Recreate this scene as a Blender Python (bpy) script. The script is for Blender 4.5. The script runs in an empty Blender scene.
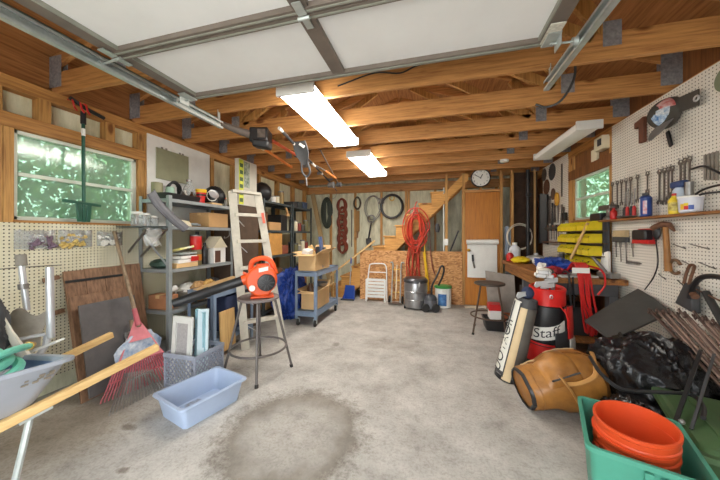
import bpy, bmesh, math, random
from mathutils import Vector, Matrix, Euler
random.seed(7)
sc = bpy.context.scene
COL = sc.collection
PI = math.pi
R_ = random.uniform

# ------------------------------------------------------------------ colour and materials
def lin(c):
    o = []
    for v in c[:3]:
        v = v / 255.0
        o.append(v / 12.92 if v <= .04045 else ((v + .055) / 1.055) ** 2.4)
    return (*o, 1.0)

MATS = {}
def _base(name):
    m = bpy.data.materials.new(name); m.use_nodes = True
    nt = m.node_tree
    return m, nt, nt.nodes['Principled BSDF']

def _coords(nt, scale=(1, 1, 1), rot=(0, 0, 0)):
    tc = nt.nodes.new('ShaderNodeTexCoord'); mp = nt.nodes.new('ShaderNodeMapping')
    mp.inputs['Scale'].default_value = scale; mp.inputs['Rotation'].default_value = rot
    nt.links.new(tc.outputs['Object'], mp.inputs['Vector'])
    return mp.outputs['Vector']

def _noise(nt, vec, scale, detail=4, rough=.6):
    n = nt.nodes.new('ShaderNodeTexNoise')
    n.inputs['Scale'].default_value = scale; n.inputs['Detail'].default_value = detail
    n.inputs['Roughness'].default_value = rough
    nt.links.new(vec, n.inputs['Vector'])
    return n.outputs['Fac']

def _ramp(nt, fac, stops):
    r = nt.nodes.new('ShaderNodeValToRGB')
    e = r.color_ramp.elements
    while len(e) < len(stops): e.new(.5)
    for el, (p, c) in zip(e, stops):
        el.position = p; el.color = c
    nt.links.new(fac, r.inputs['Fac'])
    return r.outputs['Color']

def _mixc(nt, fac, a, b, mode='MIX'):
    m = nt.nodes.new('ShaderNodeMix'); m.data_type = 'RGBA'; m.blend_type = mode
    if isinstance(fac, float): m.inputs['Factor'].default_value = fac
    else: nt.links.new(fac, m.inputs['Factor'])
    for s, v in ((m.inputs[6], a), (m.inputs[7], b)):
        if isinstance(v, tuple): s.default_value = v
        else: nt.links.new(v, s)
    return m.outputs[2]

def _bump(nt, bsdf, fac, strength, dist=.01):
    b = nt.nodes.new('ShaderNodeBump'); b.inputs['Strength'].default_value = strength
    b.inputs['Distance'].default_value = dist
    nt.links.new(fac, b.inputs['Height']); nt.links.new(b.outputs['Normal'], bsdf.inputs['Normal'])

def mat(name, c, rough=.55, metal=0., var=.14, scale=9., bump=0., c2=None, stretch=(1, 1, 1)):
    """plain material with a soft procedural mottling"""
    if name in MATS: return MATS[name]
    m, nt, b = _base(name)
    L = lin(c)
    lo = lin(c2) if c2 else tuple(v * (1 - var) for v in L[:3]) + (1,)
    hi = L if c2 else tuple(min(1, v * (1 + var)) for v in L[:3]) + (1,)
    f = _noise(nt, _coords(nt, stretch), scale)
    nt.links.new(_ramp(nt, f, [(.32, lo), (.68, hi)]), b.inputs['Base Color'])
    b.inputs['Roughness'].default_value = rough; b.inputs['Metallic'].default_value = metal
    if bump: _bump(nt, b, f, bump)
    MATS[name] = m
    return m

def wood(name, light, dark, axis=0, rough=.65, scale=3.2, knots=True):
    """timber with grain along one axis"""
    if name in MATS: return MATS[name]
    m, nt, b = _base(name)
    s = [16, 16, 16]; s[axis] = .9
    v = _coords(nt, tuple(s))
    f = _noise(nt, v, scale, 5, .62)
    mid = tuple((lin(light)[i] * .62 + lin(dark)[i] * .38) for i in range(3)) + (1,)
    col = _ramp(nt, f, [(.28, lin(dark)), (.5, mid), (.7, lin(light))])
    s2 = [1.2, 1.2, 1.2]; s2[axis] = .45
    g = _noise(nt, _coords(nt, tuple(s2)), 2.2, 3)
    tone = _ramp(nt, g, [(.3, (.80, .76, .70, 1)), (.65, (1, 1, 1, 1))])
    col = _mixc(nt, 1.0, col, tone, 'MULTIPLY')
    if knots:
        s3 = [5, 5, 5]; s3[axis] = 2.2
        vo = nt.nodes.new('ShaderNodeTexVoronoi'); vo.inputs['Scale'].default_value = 1.0
        nt.links.new(_coords(nt, tuple(s3)), vo.inputs['Vector'])
        k = _ramp(nt, vo.outputs['Distance'], [(.08, (.34, .22, .14, 1)), (.15, (1, 1, 1, 1))])
        col = _mixc(nt, 1.0, col, k, 'MULTIPLY')
    nt.links.new(col, b.inputs['Base Color'])
    b.inputs['Roughness'].default_value = rough
    _bump(nt, b, f, .25, .004)
    MATS[name] = m
    return m

def pegboard(name, base, hole, u, v, pitch=.0254, rad=.17, dirt=None):
    if name in MATS: return MATS[name]
    m, nt, b = _base(name)
    tc = nt.nodes.new('ShaderNodeTexCoord'); sx = nt.nodes.new('ShaderNodeSeparateXYZ')
    nt.links.new(tc.outputs['Object'], sx.inputs[0])
    def fr(out):
        d = nt.nodes.new('ShaderNodeMath'); d.operation = 'DIVIDE'; d.inputs[1].default_value = pitch
        nt.links.new(out, d.inputs[0])
        q = nt.nodes.new('ShaderNodeMath'); q.operation = 'FLOORED_MODULO'; q.inputs[1].default_value = 1.
        nt.links.new(d.outputs[0], q.inputs[0])
        t = nt.nodes.new('ShaderNodeMath'); t.operation = 'SUBTRACT'; t.inputs[1].default_value = .5
        nt.links.new(q.outputs[0], t.inputs[0])
        p = nt.nodes.new('ShaderNodeMath'); p.operation = 'POWER'; p.inputs[1].default_value = 2.
        a = nt.nodes.new('ShaderNodeMath'); a.operation = 'ABSOLUTE'
        nt.links.new(t.outputs[0], a.inputs[0]); nt.links.new(a.outputs[0], p.inputs[0])
        return p.outputs[0]
    ad = nt.nodes.new('ShaderNodeMath'); ad.operation = 'ADD'
    nt.links.new(fr(sx.outputs[u]), ad.inputs[0]); nt.links.new(fr(sx.outputs[v]), ad.inputs[1])
    lt = nt.nodes.new('ShaderNodeMath'); lt.operation = 'LESS_THAN'; lt.inputs[1].default_value = rad * rad
    nt.links.new(ad.outputs[0], lt.inputs[0])
    f = _noise(nt, _coords(nt), 2.4, 4)
    basec = _ramp(nt, f, [(.3, lin(dirt or base)), (.6, lin(base))])
    nt.links.new(_mixc(nt, lt.outputs[0], basec, lin(hole)), b.inputs['Base Color'])
    b.inputs['Roughness'].default_value = .6
    MATS[name] = m
    return m

def concrete(name):
    m, nt, b = _base(name)
    v = _coords(nt)
    f = _noise(nt, v, 3.2, 9, .66)
    col = _ramp(nt, f, [(.24, lin((142, 138, 132))), (.48, lin((176, 172, 166))), (.74, lin((200, 196, 190)))])
    f2 = _noise(nt, v, 60, 5, .7)
    col = _mixc(nt, 1.0, col, _ramp(nt, f2, [(.3, (.80, .79, .78, 1)), (.55, (1, 1, 1, 1))]), 'MULTIPLY')
    f3 = _noise(nt, v, 15, 6, .75)
    col = _mixc(nt, 1.0, col, _ramp(nt, f3, [(.30, (.80, .79, .78, 1)), (.52, (1, 1, 1, 1))]), 'MULTIPLY')
    # oil stain: a ragged ring in the middle of the floor, plus small ones
    def stain(cx, cy, rx, ry, inner, outer, col, tone, ring=False):
        tc = nt.nodes.new('ShaderNodeTexCoord'); mp = nt.nodes.new('ShaderNodeMapping')
        mp.vector_type = 'POINT'
        mp.inputs['Location'].default_value = (-cx / rx, -cy / ry, 0)
        mp.inputs['Scale'].default_value = (1 / rx, 1 / ry, 0)
        nt.links.new(tc.outputs['Object'], mp.inputs['Vector'])
        ln = nt.nodes.new('ShaderNodeVectorMath'); ln.operation = 'LENGTH'
        nt.links.new(mp.outputs[0], ln.inputs[0])
        ns = _noise(nt, v, 7.5, 9, .78)
        ad = nt.nodes.new('ShaderNodeMath'); ad.operation = 'MULTIPLY_ADD'
        ad.inputs[1].default_value = .9; nt.links.new(ns, ad.inputs[0]); nt.links.new(ln.outputs['Value'], ad.inputs[2])
        w = (1, 1, 1, 1)
        if ring:
            st = [(0, tuple(1 - (1 - t) * .10 for t in tone[:3]) + (1,)), (inner, tuple(1 - (1 - t) * .30 for t in tone[:3]) + (1,)), ((inner + outer) / 2, tone), (outer, w)]
        else:
            st = [(inner, tone), (outer, w)]
        mr = nt.nodes.new('ShaderNodeMapRange'); mr.inputs['From Max'].default_value = 2.0
        nt.links.new(ad.outputs[0], mr.inputs['Value'])
        return _mixc(nt, 1.0, col, _ramp(nt, mr.outputs[0], st), 'MULTIPLY')
    col = stain(-.88, 1.62, .52, .54, .46, .72, col, (.54, .51, .47, 1), True)
    col = stain(-.45, 3.2, .55, .35, .35, .62, col, (.84, .82, .8, 1))
    col = stain(-2.35, 1.25, .5, .5, .45, .75, col, (.74, .69, .63, 1))
    col = stain(-1.95, 1.38, .11, .06, .4, .55, col, (.5, .46, .42, 1))
    col = stain(-1.62, 1.12, .07, .045, .4, .55, col, (.5, .46, .42, 1))
    col = stain(-1.1, 3.05, .07, .1, .42, .6, col, (.62, .6, .58, 1))
    # hairline cracks
    vo = nt.nodes.new('ShaderNodeTexVoronoi'); vo.feature = 'DISTANCE_TO_EDGE'; vo.inputs['Scale'].default_value = .55
    wv = nt.nodes.new('ShaderNodeVectorMath'); wv.operation = 'ADD'
    nz = nt.nodes.new('ShaderNodeTexNoise'); nz.inputs['Scale'].default_value = 2.5
    nt.links.new(v, nz.inputs['Vector']); nt.links.new(v, wv.inputs[0]); nt.links.new(nz.outputs['Color'], wv.inputs[1])
    nt.links.new(wv.outputs[0], vo.inputs['Vector'])
    col = _mixc(nt, 1.0, col, _ramp(nt, vo.outputs['Distance'], [(.0, (.93, .92, .91, 1)), (.005, (1, 1, 1, 1))]), 'MULTIPLY')
    nt.links.new(col, b.inputs['Base Color'])
    b.inputs['Roughness'].default_value = .78
    _bump(nt, b, f2, .15, .003)
    MATS[name] = m
    return m

def osb_mat(name):
    m, nt, b = _base(name)
    vo = nt.nodes.new('ShaderNodeTexVoronoi'); vo.inputs['Scale'].default_value = 27
    nt.links.new(_coords(nt, (1, 1, 1.7), (0, .5, 0)), vo.inputs['Vector'])
    s = nt.nodes.new('ShaderNodeSeparateColor'); nt.links.new(vo.outputs['Color'], s.inputs[0])
    col = _ramp(nt, s.outputs[0], [(.05, lin((156, 104, 60))), (.4, lin((190, 136, 84))), (.95, lin((212, 162, 108)))])
    nt.links.new(col, b.inputs['Base Color']); b.inputs['Roughness'].default_value = .7
    MATS[name] = m
    return m

def block_mat(name, a, bb, grain_axis=2):
    m, nt, b = _base(name)
    s = [5, 5, 5]; s[grain_axis] = 1.2
    f = _noise(nt, _coords(nt, tuple(s)), 2.0, 8, .7)
    nt.links.new(_ramp(nt, f, [(.3, lin(bb)), (.66, lin(a))]), b.inputs['Base Color'])
    b.inputs['Roughness'].default_value = .85
    MATS[name] = m
    return m

def emit(name, c, strength):
    m, nt, b = _base(name)
    b.inputs['Base Color'].default_value = lin(c)
    b.inputs['Emission Color'].default_value = lin(c)
    b.inputs['Emission Strength'].default_value = strength
    MATS[name] = m
    return m

def glass_mat(name, tint=(235, 245, 240), alpha=.86, rough=.08):
    m, nt, b = _base(name)
    nt.nodes.remove(b)
    t = nt.nodes.new('ShaderNodeBsdfTransparent'); t.inputs[0].default_value = lin(tint)
    g = nt.nodes.new('ShaderNodeBsdfGlossy'); g.inputs['Roughness'].default_value = rough
    d = nt.nodes.new('ShaderNodeBsdfDiffuse'); d.inputs[0].default_value = lin(tint)
    x = nt.nodes.new('ShaderNodeMixShader'); x.inputs[0].default_value = .85
    y = nt.nodes.new('ShaderNodeMixShader')
    f = _noise(nt, _coords(nt), 14, 3)
    mr = nt.nodes.new('ShaderNodeMapRange'); mr.inputs['To Min'].default_value = alpha - .06; mr.inputs['To Max'].default_value = min(1, alpha + .06)
    nt.links.new(f, mr.inputs['Value']); nt.links.new(mr.outputs[0], y.inputs[0])
    nt.links.new(g.outputs[0], x.inputs[1]); nt.links.new(d.outputs[0], x.inputs[2])
    nt.links.new(x.outputs[0], y.inputs[1]); nt.links.new(t.outputs[0], y.inputs[2])
    nt.links.new(y.outputs[0], nt.nodes['Material Output'].inputs['Surface'])
    MATS[name] = m
    return m

# ------------------------------------------------------------------ mesh helper
def V(*a): return Vector(a[0]) if len(a) == 1 else Vector(a)

def spline(pts, n=6, closed=False):
    pts = [V(p) for p in pts]
    if len(pts) < 3: return pts
    out = []; N = len(pts)
    segs = N if closed else N - 1
    for i in range(segs):
        p1, p2 = pts[i], pts[(i + 1) % N]
        p0 = pts[i - 1] if (i > 0 or closed) else p1 * 2 - p2
        p3 = pts[(i + 2) % N] if (i + 2 < N or closed) else p2 * 2 - p1
        for k in range(n):
            t = k / n
            out.append(.5 * ((2 * p1) + (p2 - p0) * t + (2 * p0 - 5 * p1 + 4 * p2 - p3) * t * t + (3 * p1 - p0 - 3 * p2 + p3) * t ** 3))
    if not closed: out.append(pts[-1])
    return out

class M:
    def __init__(s): s.v = []; s.f = []
    def add(s, vs, fs, mx=None):
        o = len(s.v)
        s.v += [(mx @ V(p) if mx else V(p)) for p in vs]
        s.f += [tuple(i + o for i in f) for f in fs]
        return s
    def box(s, c, d, rot=(0, 0, 0)):
        x, y, z = d[0] / 2, d[1] / 2, d[2] / 2
        vs = [(-x, -y, -z), (x, -y, -z), (x, y, -z), (-x, y, -z), (-x, -y, z), (x, -y, z), (x, y, z), (-x, y, z)]
        fs = [(3, 2, 1, 0), (4, 5, 6, 7), (0, 1, 5, 4), (1, 2, 6, 5), (2, 3, 7, 6), (3, 0, 4, 7)]
        return s.add(vs, fs, Matrix.Translation(c) @ Euler(rot).to_matrix().to_4x4())
    def b2(s, x0, x1, y0, y1, z0, z1):
        return s.box(((x0 + x1) / 2, (y0 + y1) / 2, (z0 + z1) / 2), (abs(x1 - x0), abs(y1 - y0), abs(z1 - z0)))
    def bar(s, p0, p1, w, t, up=(0, 0, 1)):
        """rectangular bar between two points; w across, t along up"""
        p0, p1 = V(p0), V(p1); d = (p1 - p0); L = d.length; d.normalize()
        u = V(up); u = (u - d * u.dot(d))
        if u.length < 1e-5: u = V(1, 0, 0) - d * d.x
        u.normalize(); r = d.cross(u)
        mx = Matrix((( d.x, r.x, u.x, 0), (d.y, r.y, u.y, 0), (d.z, r.z, u.z, 0), (0, 0, 0, 1)))
        mx.translation = (p0 + p1) / 2
        x, y, z = L / 2, w / 2, t / 2
        vs = [(-x, -y, -z), (x, -y, -z), (x, y, -z), (-x, y, -z), (-x, -y, z), (x, -y, z), (x, y, z), (-x, y, z)]
        fs = [(3, 2, 1, 0), (4, 5, 6, 7), (0, 1, 5, 4), (1, 2, 6, 5), (2, 3, 7, 6), (3, 0, 4, 7)]
        return s.add(vs, fs, mx)
    def cyl(s, p0, p1, r, r2=None, n=12):
        return s.tube([p0, p1], [r, r if r2 is None else r2], n)
    def tube(s, pts, r, n=8, closed=False, flat=1.0):
        pts = [V(p) for p in pts]; N = len(pts)
        rs = r if isinstance(r, (list, tuple)) else [r] * N
        if len(rs) != N: rs = [rs[0] + (rs[-1] - rs[0]) * i / (N - 1) for i in range(N)]
        tan = []
        for i in range(N):
            a = pts[i - 1] if (i > 0 or closed) else pts[i]
            b = pts[(i + 1) % N] if (i < N - 1 or closed) else pts[i]
            t = b - a
            tan.append(t.normalized() if t.length > 1e-9 else V(0, 0, 1))
        u = tan[0].orthogonal().normalized(); vs = []; fs = []
        for i in range(N):
            u = u - tan[i] * u.dot(tan[i])
            u = u.normalized() if u.length > 1e-6 else tan[i].orthogonal().normalized()
            w = tan[i].cross(u)
            for k in range(n):
                a = 2 * PI * k / n
                vs.append(pts[i] + (u * math.cos(a) + w * math.sin(a) * flat) * rs[i])
        for i in range(N if closed else N - 1):
            j = (i + 1) % N
            for k in range(n):
                k2 = (k + 1) % n
                fs.append((i * n + k, i * n + k2, j * n + k2, j * n + k))
        if not closed:
            fs.append(tuple(reversed(range(n)))); fs.append(tuple((N - 1) * n + k for k in range(n)))
        return s.add(vs, fs)
    def lathe(s, prof, mx=None, n=20, sx=1, sy=1, close=False):
        """prof: (r, z) list revolved about local z"""
        vs = []; fs = []; N = len(prof)
        for r, z in prof:
            for k in range(n):
                a = 2 * PI * k / n
                vs.append((r * math.cos(a) * sx, r * math.sin(a) * sy, z))
        for i in range(N - 1):
            for k in range(n):
                k2 = (k + 1) % n
                fs.append((i * n + k, i * n + k2, (i + 1) * n + k2, (i + 1) * n + k))
        if prof[0][0] > 1e-6: fs.append(tuple(reversed(range(n))))
        if prof[-1][0] > 1e-6 and not close: fs.append(tuple((N - 1) * n + k for k in range(n)))
        return s.add(vs, fs, mx)
    def prism(s, poly, t, mx=None):
        """2D outline in local xy, extruded t along local z"""
        n = len(poly)
        vs = [(x, y, 0) for x, y in poly] + [(x, y, t) for x, y in poly]
        fs = [tuple(reversed(range(n))), tuple(range(n, 2 * n))]
        fs += [(i, (i + 1) % n, n + (i + 1) % n, n + i) for i in range(n)]
        return s.add(vs, fs, mx)
    def slab(s, p, t):
        """slab from 4 corner points and a thickness along its normal"""
        p = [V(q) for q in p]
        nn = (p[1] - p[0]).cross(p[3] - p[0]).normalized() * t
        vs = p + [q + nn for q in p]
        return s.add(vs, [(3, 2, 1, 0), (4, 5, 6, 7), (0, 1, 5, 4), (1, 2, 6, 5), (2, 3, 7, 6), (3, 0, 4, 7)])
    def ball(s, c, r, nu=16, nv=10, jit=0., mx=None, seed=1):
        rn = random.Random(seed); r = (r, r, r) if not isinstance(r, (tuple, list)) else r
        vs = [(c[0], c[1], c[2] - r[2])]; fs = []
        for i in range(1, nv):
            ph = PI * i / nv
            for k in range(nu):
                a = 2 * PI * k / nu; q = 1 + rn.uniform(-jit, jit)
                vs.append((c[0] + r[0] * math.sin(ph) * math.cos(a) * q, c[1] + r[1] * math.sin(ph) * math.sin(a) * q, c[2] - r[2] * math.cos(ph) * q))
        vs.append((c[0], c[1], c[2] + r[2])); T = len(vs) - 1
        for k in range(nu):
            fs.append((0, 1 + (k + 1) % nu, 1 + k)); b0 = 1 + (nv - 2) * nu
            fs.append((T, b0 + k, b0 + (k + 1) % nu))
        for i in range(nv - 2):
            for k in range(nu):
                a = 1 + i * nu; b = a + nu; k2 = (k + 1) % nu
                fs.append((a + k, a + k2, b + k2, b + k))
        return s.add(vs, fs, mx)
    def grid(s, fn, nu, nv, th=0.):
        """surface fn(u,v) -> point, u,v in 0..1; with thickness th it gets a back and a rim"""
        P = [[V(fn(i / nu, j / nv)) for j in range(nv + 1)] for i in range(nu + 1)]
        W = nv + 1
        vs = [p for row in P for p in row]
        fs = [(i * W + j, (i + 1) * W + j, (i + 1) * W + j + 1, i * W + j + 1) for i in range(nu) for j in range(nv)]
        if th:
            nrm = []
            for i in range(nu + 1):
                for j in range(nv + 1):
                    a = P[min(i + 1, nu)][j] - P[max(i - 1, 0)][j]; b = P[i][min(j + 1, nv)] - P[i][max(j - 1, 0)]
                    q = a.cross(b); nrm.append(q.normalized() if q.length > 1e-9 else V(0, 0, 1))
            N = len(vs)
            vs = vs + [p - n * th for p, n in zip(vs, nrm)]
            fs += [tuple(N + k for k in reversed(f)) for f in fs]
            rim = [(i, 0) for i in range(nu)] + [(nu, j) for j in range(nv)] + [(i, nv) for i in range(nu, 0, -1)] + [(0, j) for j in range(nv, 0, -1)]
            ids = [i * W + j for i, j in rim]
            for a, b in zip(ids, ids[1:] + ids[:1]): fs.append((b, a, a + N, b + N))
        return s.add(vs, fs)
    def map(s, fn):
        s.v = [V(fn(p)) for p in s.v]; return s
    def bounds(s):
        return [min(p[i] for p in s.v) for i in range(3)], [max(p[i] for p in s.v) for i in range(3)]

def frame(o, x, y=None, z=None):
    """matrix with origin o and the given local x and z (y) directions"""
    x = V(x).normalized()
    if z is not None:
        z = V(z); z = (z - x * z.dot(x)).normalized(); y = z.cross(x)
    else:
        y = V(y); y = (y - x * y.dot(x)).normalized(); z = x.cross(y)
    m = Matrix(((x.x, y.x, z.x, 0), (x.y, y.y, z.y, 0), (x.z, y.z, z.z, 0), (0, 0, 0, 1))); m.translation = V(o)
    return m

def _link(name, m, material, off=None, bev=0., ang=.6, sub=0):
    me = bpy.data.meshes.new(name)
    vs = [p - off for p in m.v] if off is not None else m.v
    me.from_pydata([tuple(p) for p in vs], [], m.f); me.update()
    b = bmesh.new(); b.from_mesh(me)
    bmesh.ops.remove_doubles(b, verts=b.verts, dist=1e-6)
    bmesh.ops.recalc_face_normals(b, faces=b.faces); b.to_mesh(me); b.free()
    for p in me.polygons: p.use_smooth = True
    me.set_sharp_from_angle(angle=ang)
    me.materials.append(material)
    o = bpy.data.objects.new(name, me); COL.objects.link(o)
    if bev:
        k = o.modifiers.new('edge', 'BEVEL'); k.width = bev; k.segments = 2; k.limit_method = 'ANGLE'
    if sub:
        k = o.modifiers.new('round', 'SUBSURF'); k.levels = sub; k.render_levels = sub
    return o

def tag(o, label, cat, group=None):
    o['label'] = label; o['category'] = cat
    if group: o['group'] = group
    return o

def T(name, label, cat, loc, group=None, rz=0., world=True):
    """a thing: an Empty at its base. world=True: its parts are given in world coordinates"""
    o = bpy.data.objects.new(name, None); COL.objects.link(o)
    o.empty_display_size = .05
    o.location = loc; o.rotation_euler = (0, 0, rz)
    o['_w'] = 1 if world and not rz else 0
    return tag(o, label, cat, group)

def P(parent, name, m, material, bev=0., label=None, sub=0, ang=.6):
    root = parent
    while root.parent: root = root.parent
    off = V(root.location) if root.get('_w') else None
    o = _link(name, m, material, off, bev, ang, sub)
    o.parent = parent
    if label: o['label'] = label
    return o

def S(name, label, cat, m, material, group=None, bev=0., sub=0, ang=.6):
    """a thing that is one mesh, origin at its base"""
    lo, hi = m.bounds()
    off = V((lo[0] + hi[0]) / 2, (lo[1] + hi[1]) / 2, lo[2])
    o = _link(name, m, material, off, bev, ang, sub); o.location = off
    return tag(o, label, cat, group)

def ST(name, m, material, bev=0., parent=None, label=None):
    """part of the setting"""
    o = _link(name, m, material, None, bev)
    if parent: o.parent = parent
    else: o['kind'] = 'structure'
    if label: o['label'] = label
    return o

def dup(root, loc, rz=None, label=None, group=None):
    r = root.copy(); COL.objects.link(r); r.location = loc
    if rz is not None: r.rotation_euler = (0, 0, rz)
    if label: r['label'] = label
    if group: r['group'] = group
    for ch in list(root.children):
        c = ch.copy(); COL.objects.link(c); c.parent = r
        for g in list(ch.children):
            d = g.copy(); COL.objects.link(d); d.parent = c
    return r

def text_m(body, size):
    cu = bpy.data.curves.new('t', 'FONT'); cu.body = body; cu.size = size; cu.align_x = 'CENTER'; cu.align_y = 'CENTER'
    o = bpy.data.objects.new('t', cu); COL.objects.link(o)
    dg = bpy.context.evaluated_depsgraph_get(); me = bpy.data.meshes.new_from_object(o.evaluated_get(dg))
    m = M(); m.add([v.co.copy() for v in me.vertices], [tuple(p.vertices) for p in me.polygons])
    bpy.data.objects.remove(o); bpy.data.curves.remove(cu); bpy.data.meshes.remove(me)
    return m
# ------------------------------------------------------------------ palette
MC = concrete('concrete_floor')
TRX = wood('truss_timber', (220, 164, 100), (150, 96, 52), 0)
STZ = wood('stud_timber', (214, 164, 96), (146, 100, 54), 2)
STY = wood('plate_timber', (210, 154, 86), (138, 90, 46), 1)
PLY = wood('roof_plywood', (190, 132, 78), (126, 78, 40), 1, knots=False)
BRN = wood('brown_panelling', (150, 98, 52), (98, 58, 28), 2, knots=False)
DRW = wood('door_veneer', (206, 134, 46), (164, 98, 28), 2, rough=.45, knots=False)
STR = wood('stair_pine', (226, 172, 96), (176, 120, 60), 0)
PINE = wood('pale_pine', (232, 200, 142), (196, 152, 92), 1, knots=False)
PINEZ = wood('pale_pine_upright', (226, 190, 130), (180, 136, 84), 2, knots=False)
OLDW = wood('old_brown_boards', (166, 128, 100), (102, 74, 55), 2, knots=False)
DARKW = wood('weathered_shaft', (168, 146, 120), (110, 92, 74), 2, knots=False)
BENW = wood('bench_timber', (178, 120, 62), (104, 64, 32), 1)
OSB = osb_mat('strand_board')
PEGL = pegboard('cream_pegboard', (228, 222, 198), (58, 54, 42), 1, 2, rad=.19, dirt=(206, 198, 166))
PEGR = pegboard('white_pegboard', (230, 225, 215), (98, 92, 84), 1, 2, rad=.18, dirt=(218, 211, 198))
SHEA = block_mat('cream_sheathing', (240, 238, 212), (196, 194, 160))
BLK = block_mat('grey_green_block', (232, 232, 208), (168, 168, 140))
WHT = mat('white_paint', (226, 226, 222), .5, var=.05)
DOORW = mat('door_panel_white', (232, 233, 234), .6, var=.03, scale=3)
FRMB = mat('door_frame_brown', (112, 102, 94), .5, var=.12)
FRMG = mat('door_frame_edge', (142, 144, 134), .45, var=.1)
GALV = mat('galvanised_steel', (190, 198, 196), .38, .55, var=.1, scale=20)
GUS = mat('gusset_steel', (146, 148, 154), .5, .1, var=.28, scale=38, bump=.5)
ALU = mat('aluminium', (206, 208, 212), .35, .6, var=.06)
STEEL = mat('dull_steel', (140, 138, 136), .4, .7, var=.15, scale=20)
DSTEEL = mat('dark_tool_steel', (112, 104, 97), .45, .6, var=.25, scale=24)
RUST = mat('rusty_steel', (112, 78, 58), .7, .25, var=.3, scale=26)
BLACK = mat('black_plastic', (34, 34, 36), .42, var=.2)
RUBB = mat('black_rubber', (40, 39, 38), .75, var=.2)
CHAR = mat('charcoal', (66, 66, 68), .6, var=.15)
SHLF = mat('shelf_grey', (150, 156, 158), .45, .2, var=.1)
SHLD = mat('shelf_dark', (74, 82, 84), .5, .2, var=.15)
BLUG = mat('blue_grey_steel', (128, 146, 170), .45, .15, var=.1)
CARD = mat('cardboard', (196, 154, 104), .8, var=.1, scale=5)
CARD2 = mat('pale_cardboard', (216, 180, 130), .8, var=.08, scale=5)
CARDI = mat('cardboard_inside', (150, 112, 72), .85, var=.1)
RED = mat('red_plastic', (196, 36, 34), .4, var=.1)
REDV = mat('red_vinyl', (206, 40, 36), .32, var=.12)
ORG = mat('orange_plastic', (222, 86, 36), .38, var=.07)
ORGT = mat('shaft_orange', (222, 128, 54), .4, var=.1)
ORGB = mat('bucket_orange', (216, 80, 40), .35, var=.04)
YEL = mat('yellow_plastic', (232, 206, 40), .42, var=.1)
YELC = mat('yellow_cord', (230, 186, 40), .5)
BLU = mat('blue_plastic', (38, 74, 160), .4, var=.15)
TARP = mat('blue_tarp', (34, 66, 150), .35, var=.3, scale=14, bump=.4)
TUBB = mat('pale_blue_plastic', (170, 186, 212), .42, var=.03)
CRAT = mat('grey_blue_plastic', (160, 166, 182), .5, var=.1)
LBLU = mat('light_blue_paint', (150, 192, 206), .5, var=.1)
TEAL = mat('teal_plastic', (72, 148, 126), .42, var=.05)
OLIV = mat('olive_green_plastic', (68, 96, 60), .45, var=.18, scale=4)
DGRN = mat('dark_green_metal', (30, 84, 66), .4, var=.15)
GRN = mat('green_plastic', (60, 150, 76), .4)
HOSEG = mat('green_hose_rubber', (122, 212, 190), .4, var=.08)
BAROW = mat('barrow_grey_paint', (164, 170, 182), .5, .1, var=.06, scale=4)
SLATE = mat('slate_grey_board', (98, 94, 94), .7, var=.14, scale=12)
MATT = mat('dark_mat', (70, 69, 66), .7, var=.12, scale=8)
LEATH = mat('tan_leather', (182, 124, 58), .4, c2=(132, 86, 38), scale=7, bump=.25)
TANV = mat('beige_vinyl', (214, 190, 148), .5, var=.06)
BAGW = mat('bag_white_vinyl', (224, 222, 212), .42, var=.05)
TRASH = mat('black_bag_film', (24, 24, 27), .26, var=.3, scale=22, bump=.7)
PINK = mat('faded_red_plastic', (212, 126, 134), .5, var=.12)
GREYC = mat('grey_canvas', (128, 122, 112), .8, var=.12, scale=20)
LADW = mat('chalky_fibreglass', (190, 184, 170), .6, var=.1, scale=14)
COILR = mat('red_hose', (190, 62, 44), .45, var=.1)
COILB = mat('brown_cord', (140, 62, 36), .6, var=.15)
PAPER = mat('paper', (236, 234, 228), .7, var=.03)
LABEL = mat('printed_label', (220, 218, 206), .6, c2=(176, 172, 160), scale=60, stretch=(1, 3, 1))
SILV = mat('drum_silver', (158, 158, 160), .3, .75, var=.15, scale=6)
CLEAR = glass_mat('clear_film', (236, 238, 238), .72, .25)
GLASS = glass_mat('window_glass', (186, 210, 194), .62, .12)
PURP = mat('purple_bits', (124, 102, 118), .6, var=.3, scale=40)
CREAMP = mat('cream_plastic', (226, 216, 188), .5, var=.06)
LIME = mat('lime_print', (206, 214, 62), .5, var=.2, scale=30)
BRASS = mat('brass', (196, 156, 70), .35, .7)
NAVY = mat('navy_cloth', (44, 54, 84), .8, var=.2)
WEAVE = mat('woven_beige', (214, 206, 190), .7, var=.08)
LAMP = emit('lamp_diffuser', (255, 250, 240), 9.0)
LAMPO = mat('lamp_diffuser_unlit', (246, 246, 242), .4, var=.03)
LEAF = mat('leaves', (96, 132, 74), .6, var=.5, scale=4)
LEAF2 = mat('leaves_pale', (112, 140, 96), .6, var=.4, scale=4)
ASPH = mat('driveway_concrete', (196, 192, 184), .9, var=.06, scale=2)

# ------------------------------------------------------------------ setting
XL, XR, YB, YP = -2.9, 1.78, 6.2, 5.35      # inner faces: left, right, back wall, partition
CEIL = 2.40
ST('floor', M().b2(-3.05, 1.95, -.6, 6.35, -.12, 0), MC)
ST('ground', M().b2(-14, 12, -14, 16, -.2, -.13), ASPH)

def holed(m, axis, pos, th, a0, a1, z0, z1, hole):
    h0, h1, k0, k1 = hole
    def bx(p0, p1, q0, q1):
        if axis == 'x': m.b2(pos, pos + th, p0, p1, q0, q1)
        else: m.b2(p0, p1, pos, pos + th, q0, q1)
    bx(a0, h0, z0, z1); bx(h1, a1, z0, z1); bx(h0, h1, z0, k0); bx(h0, h1, k1, z1)
    return m
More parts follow.
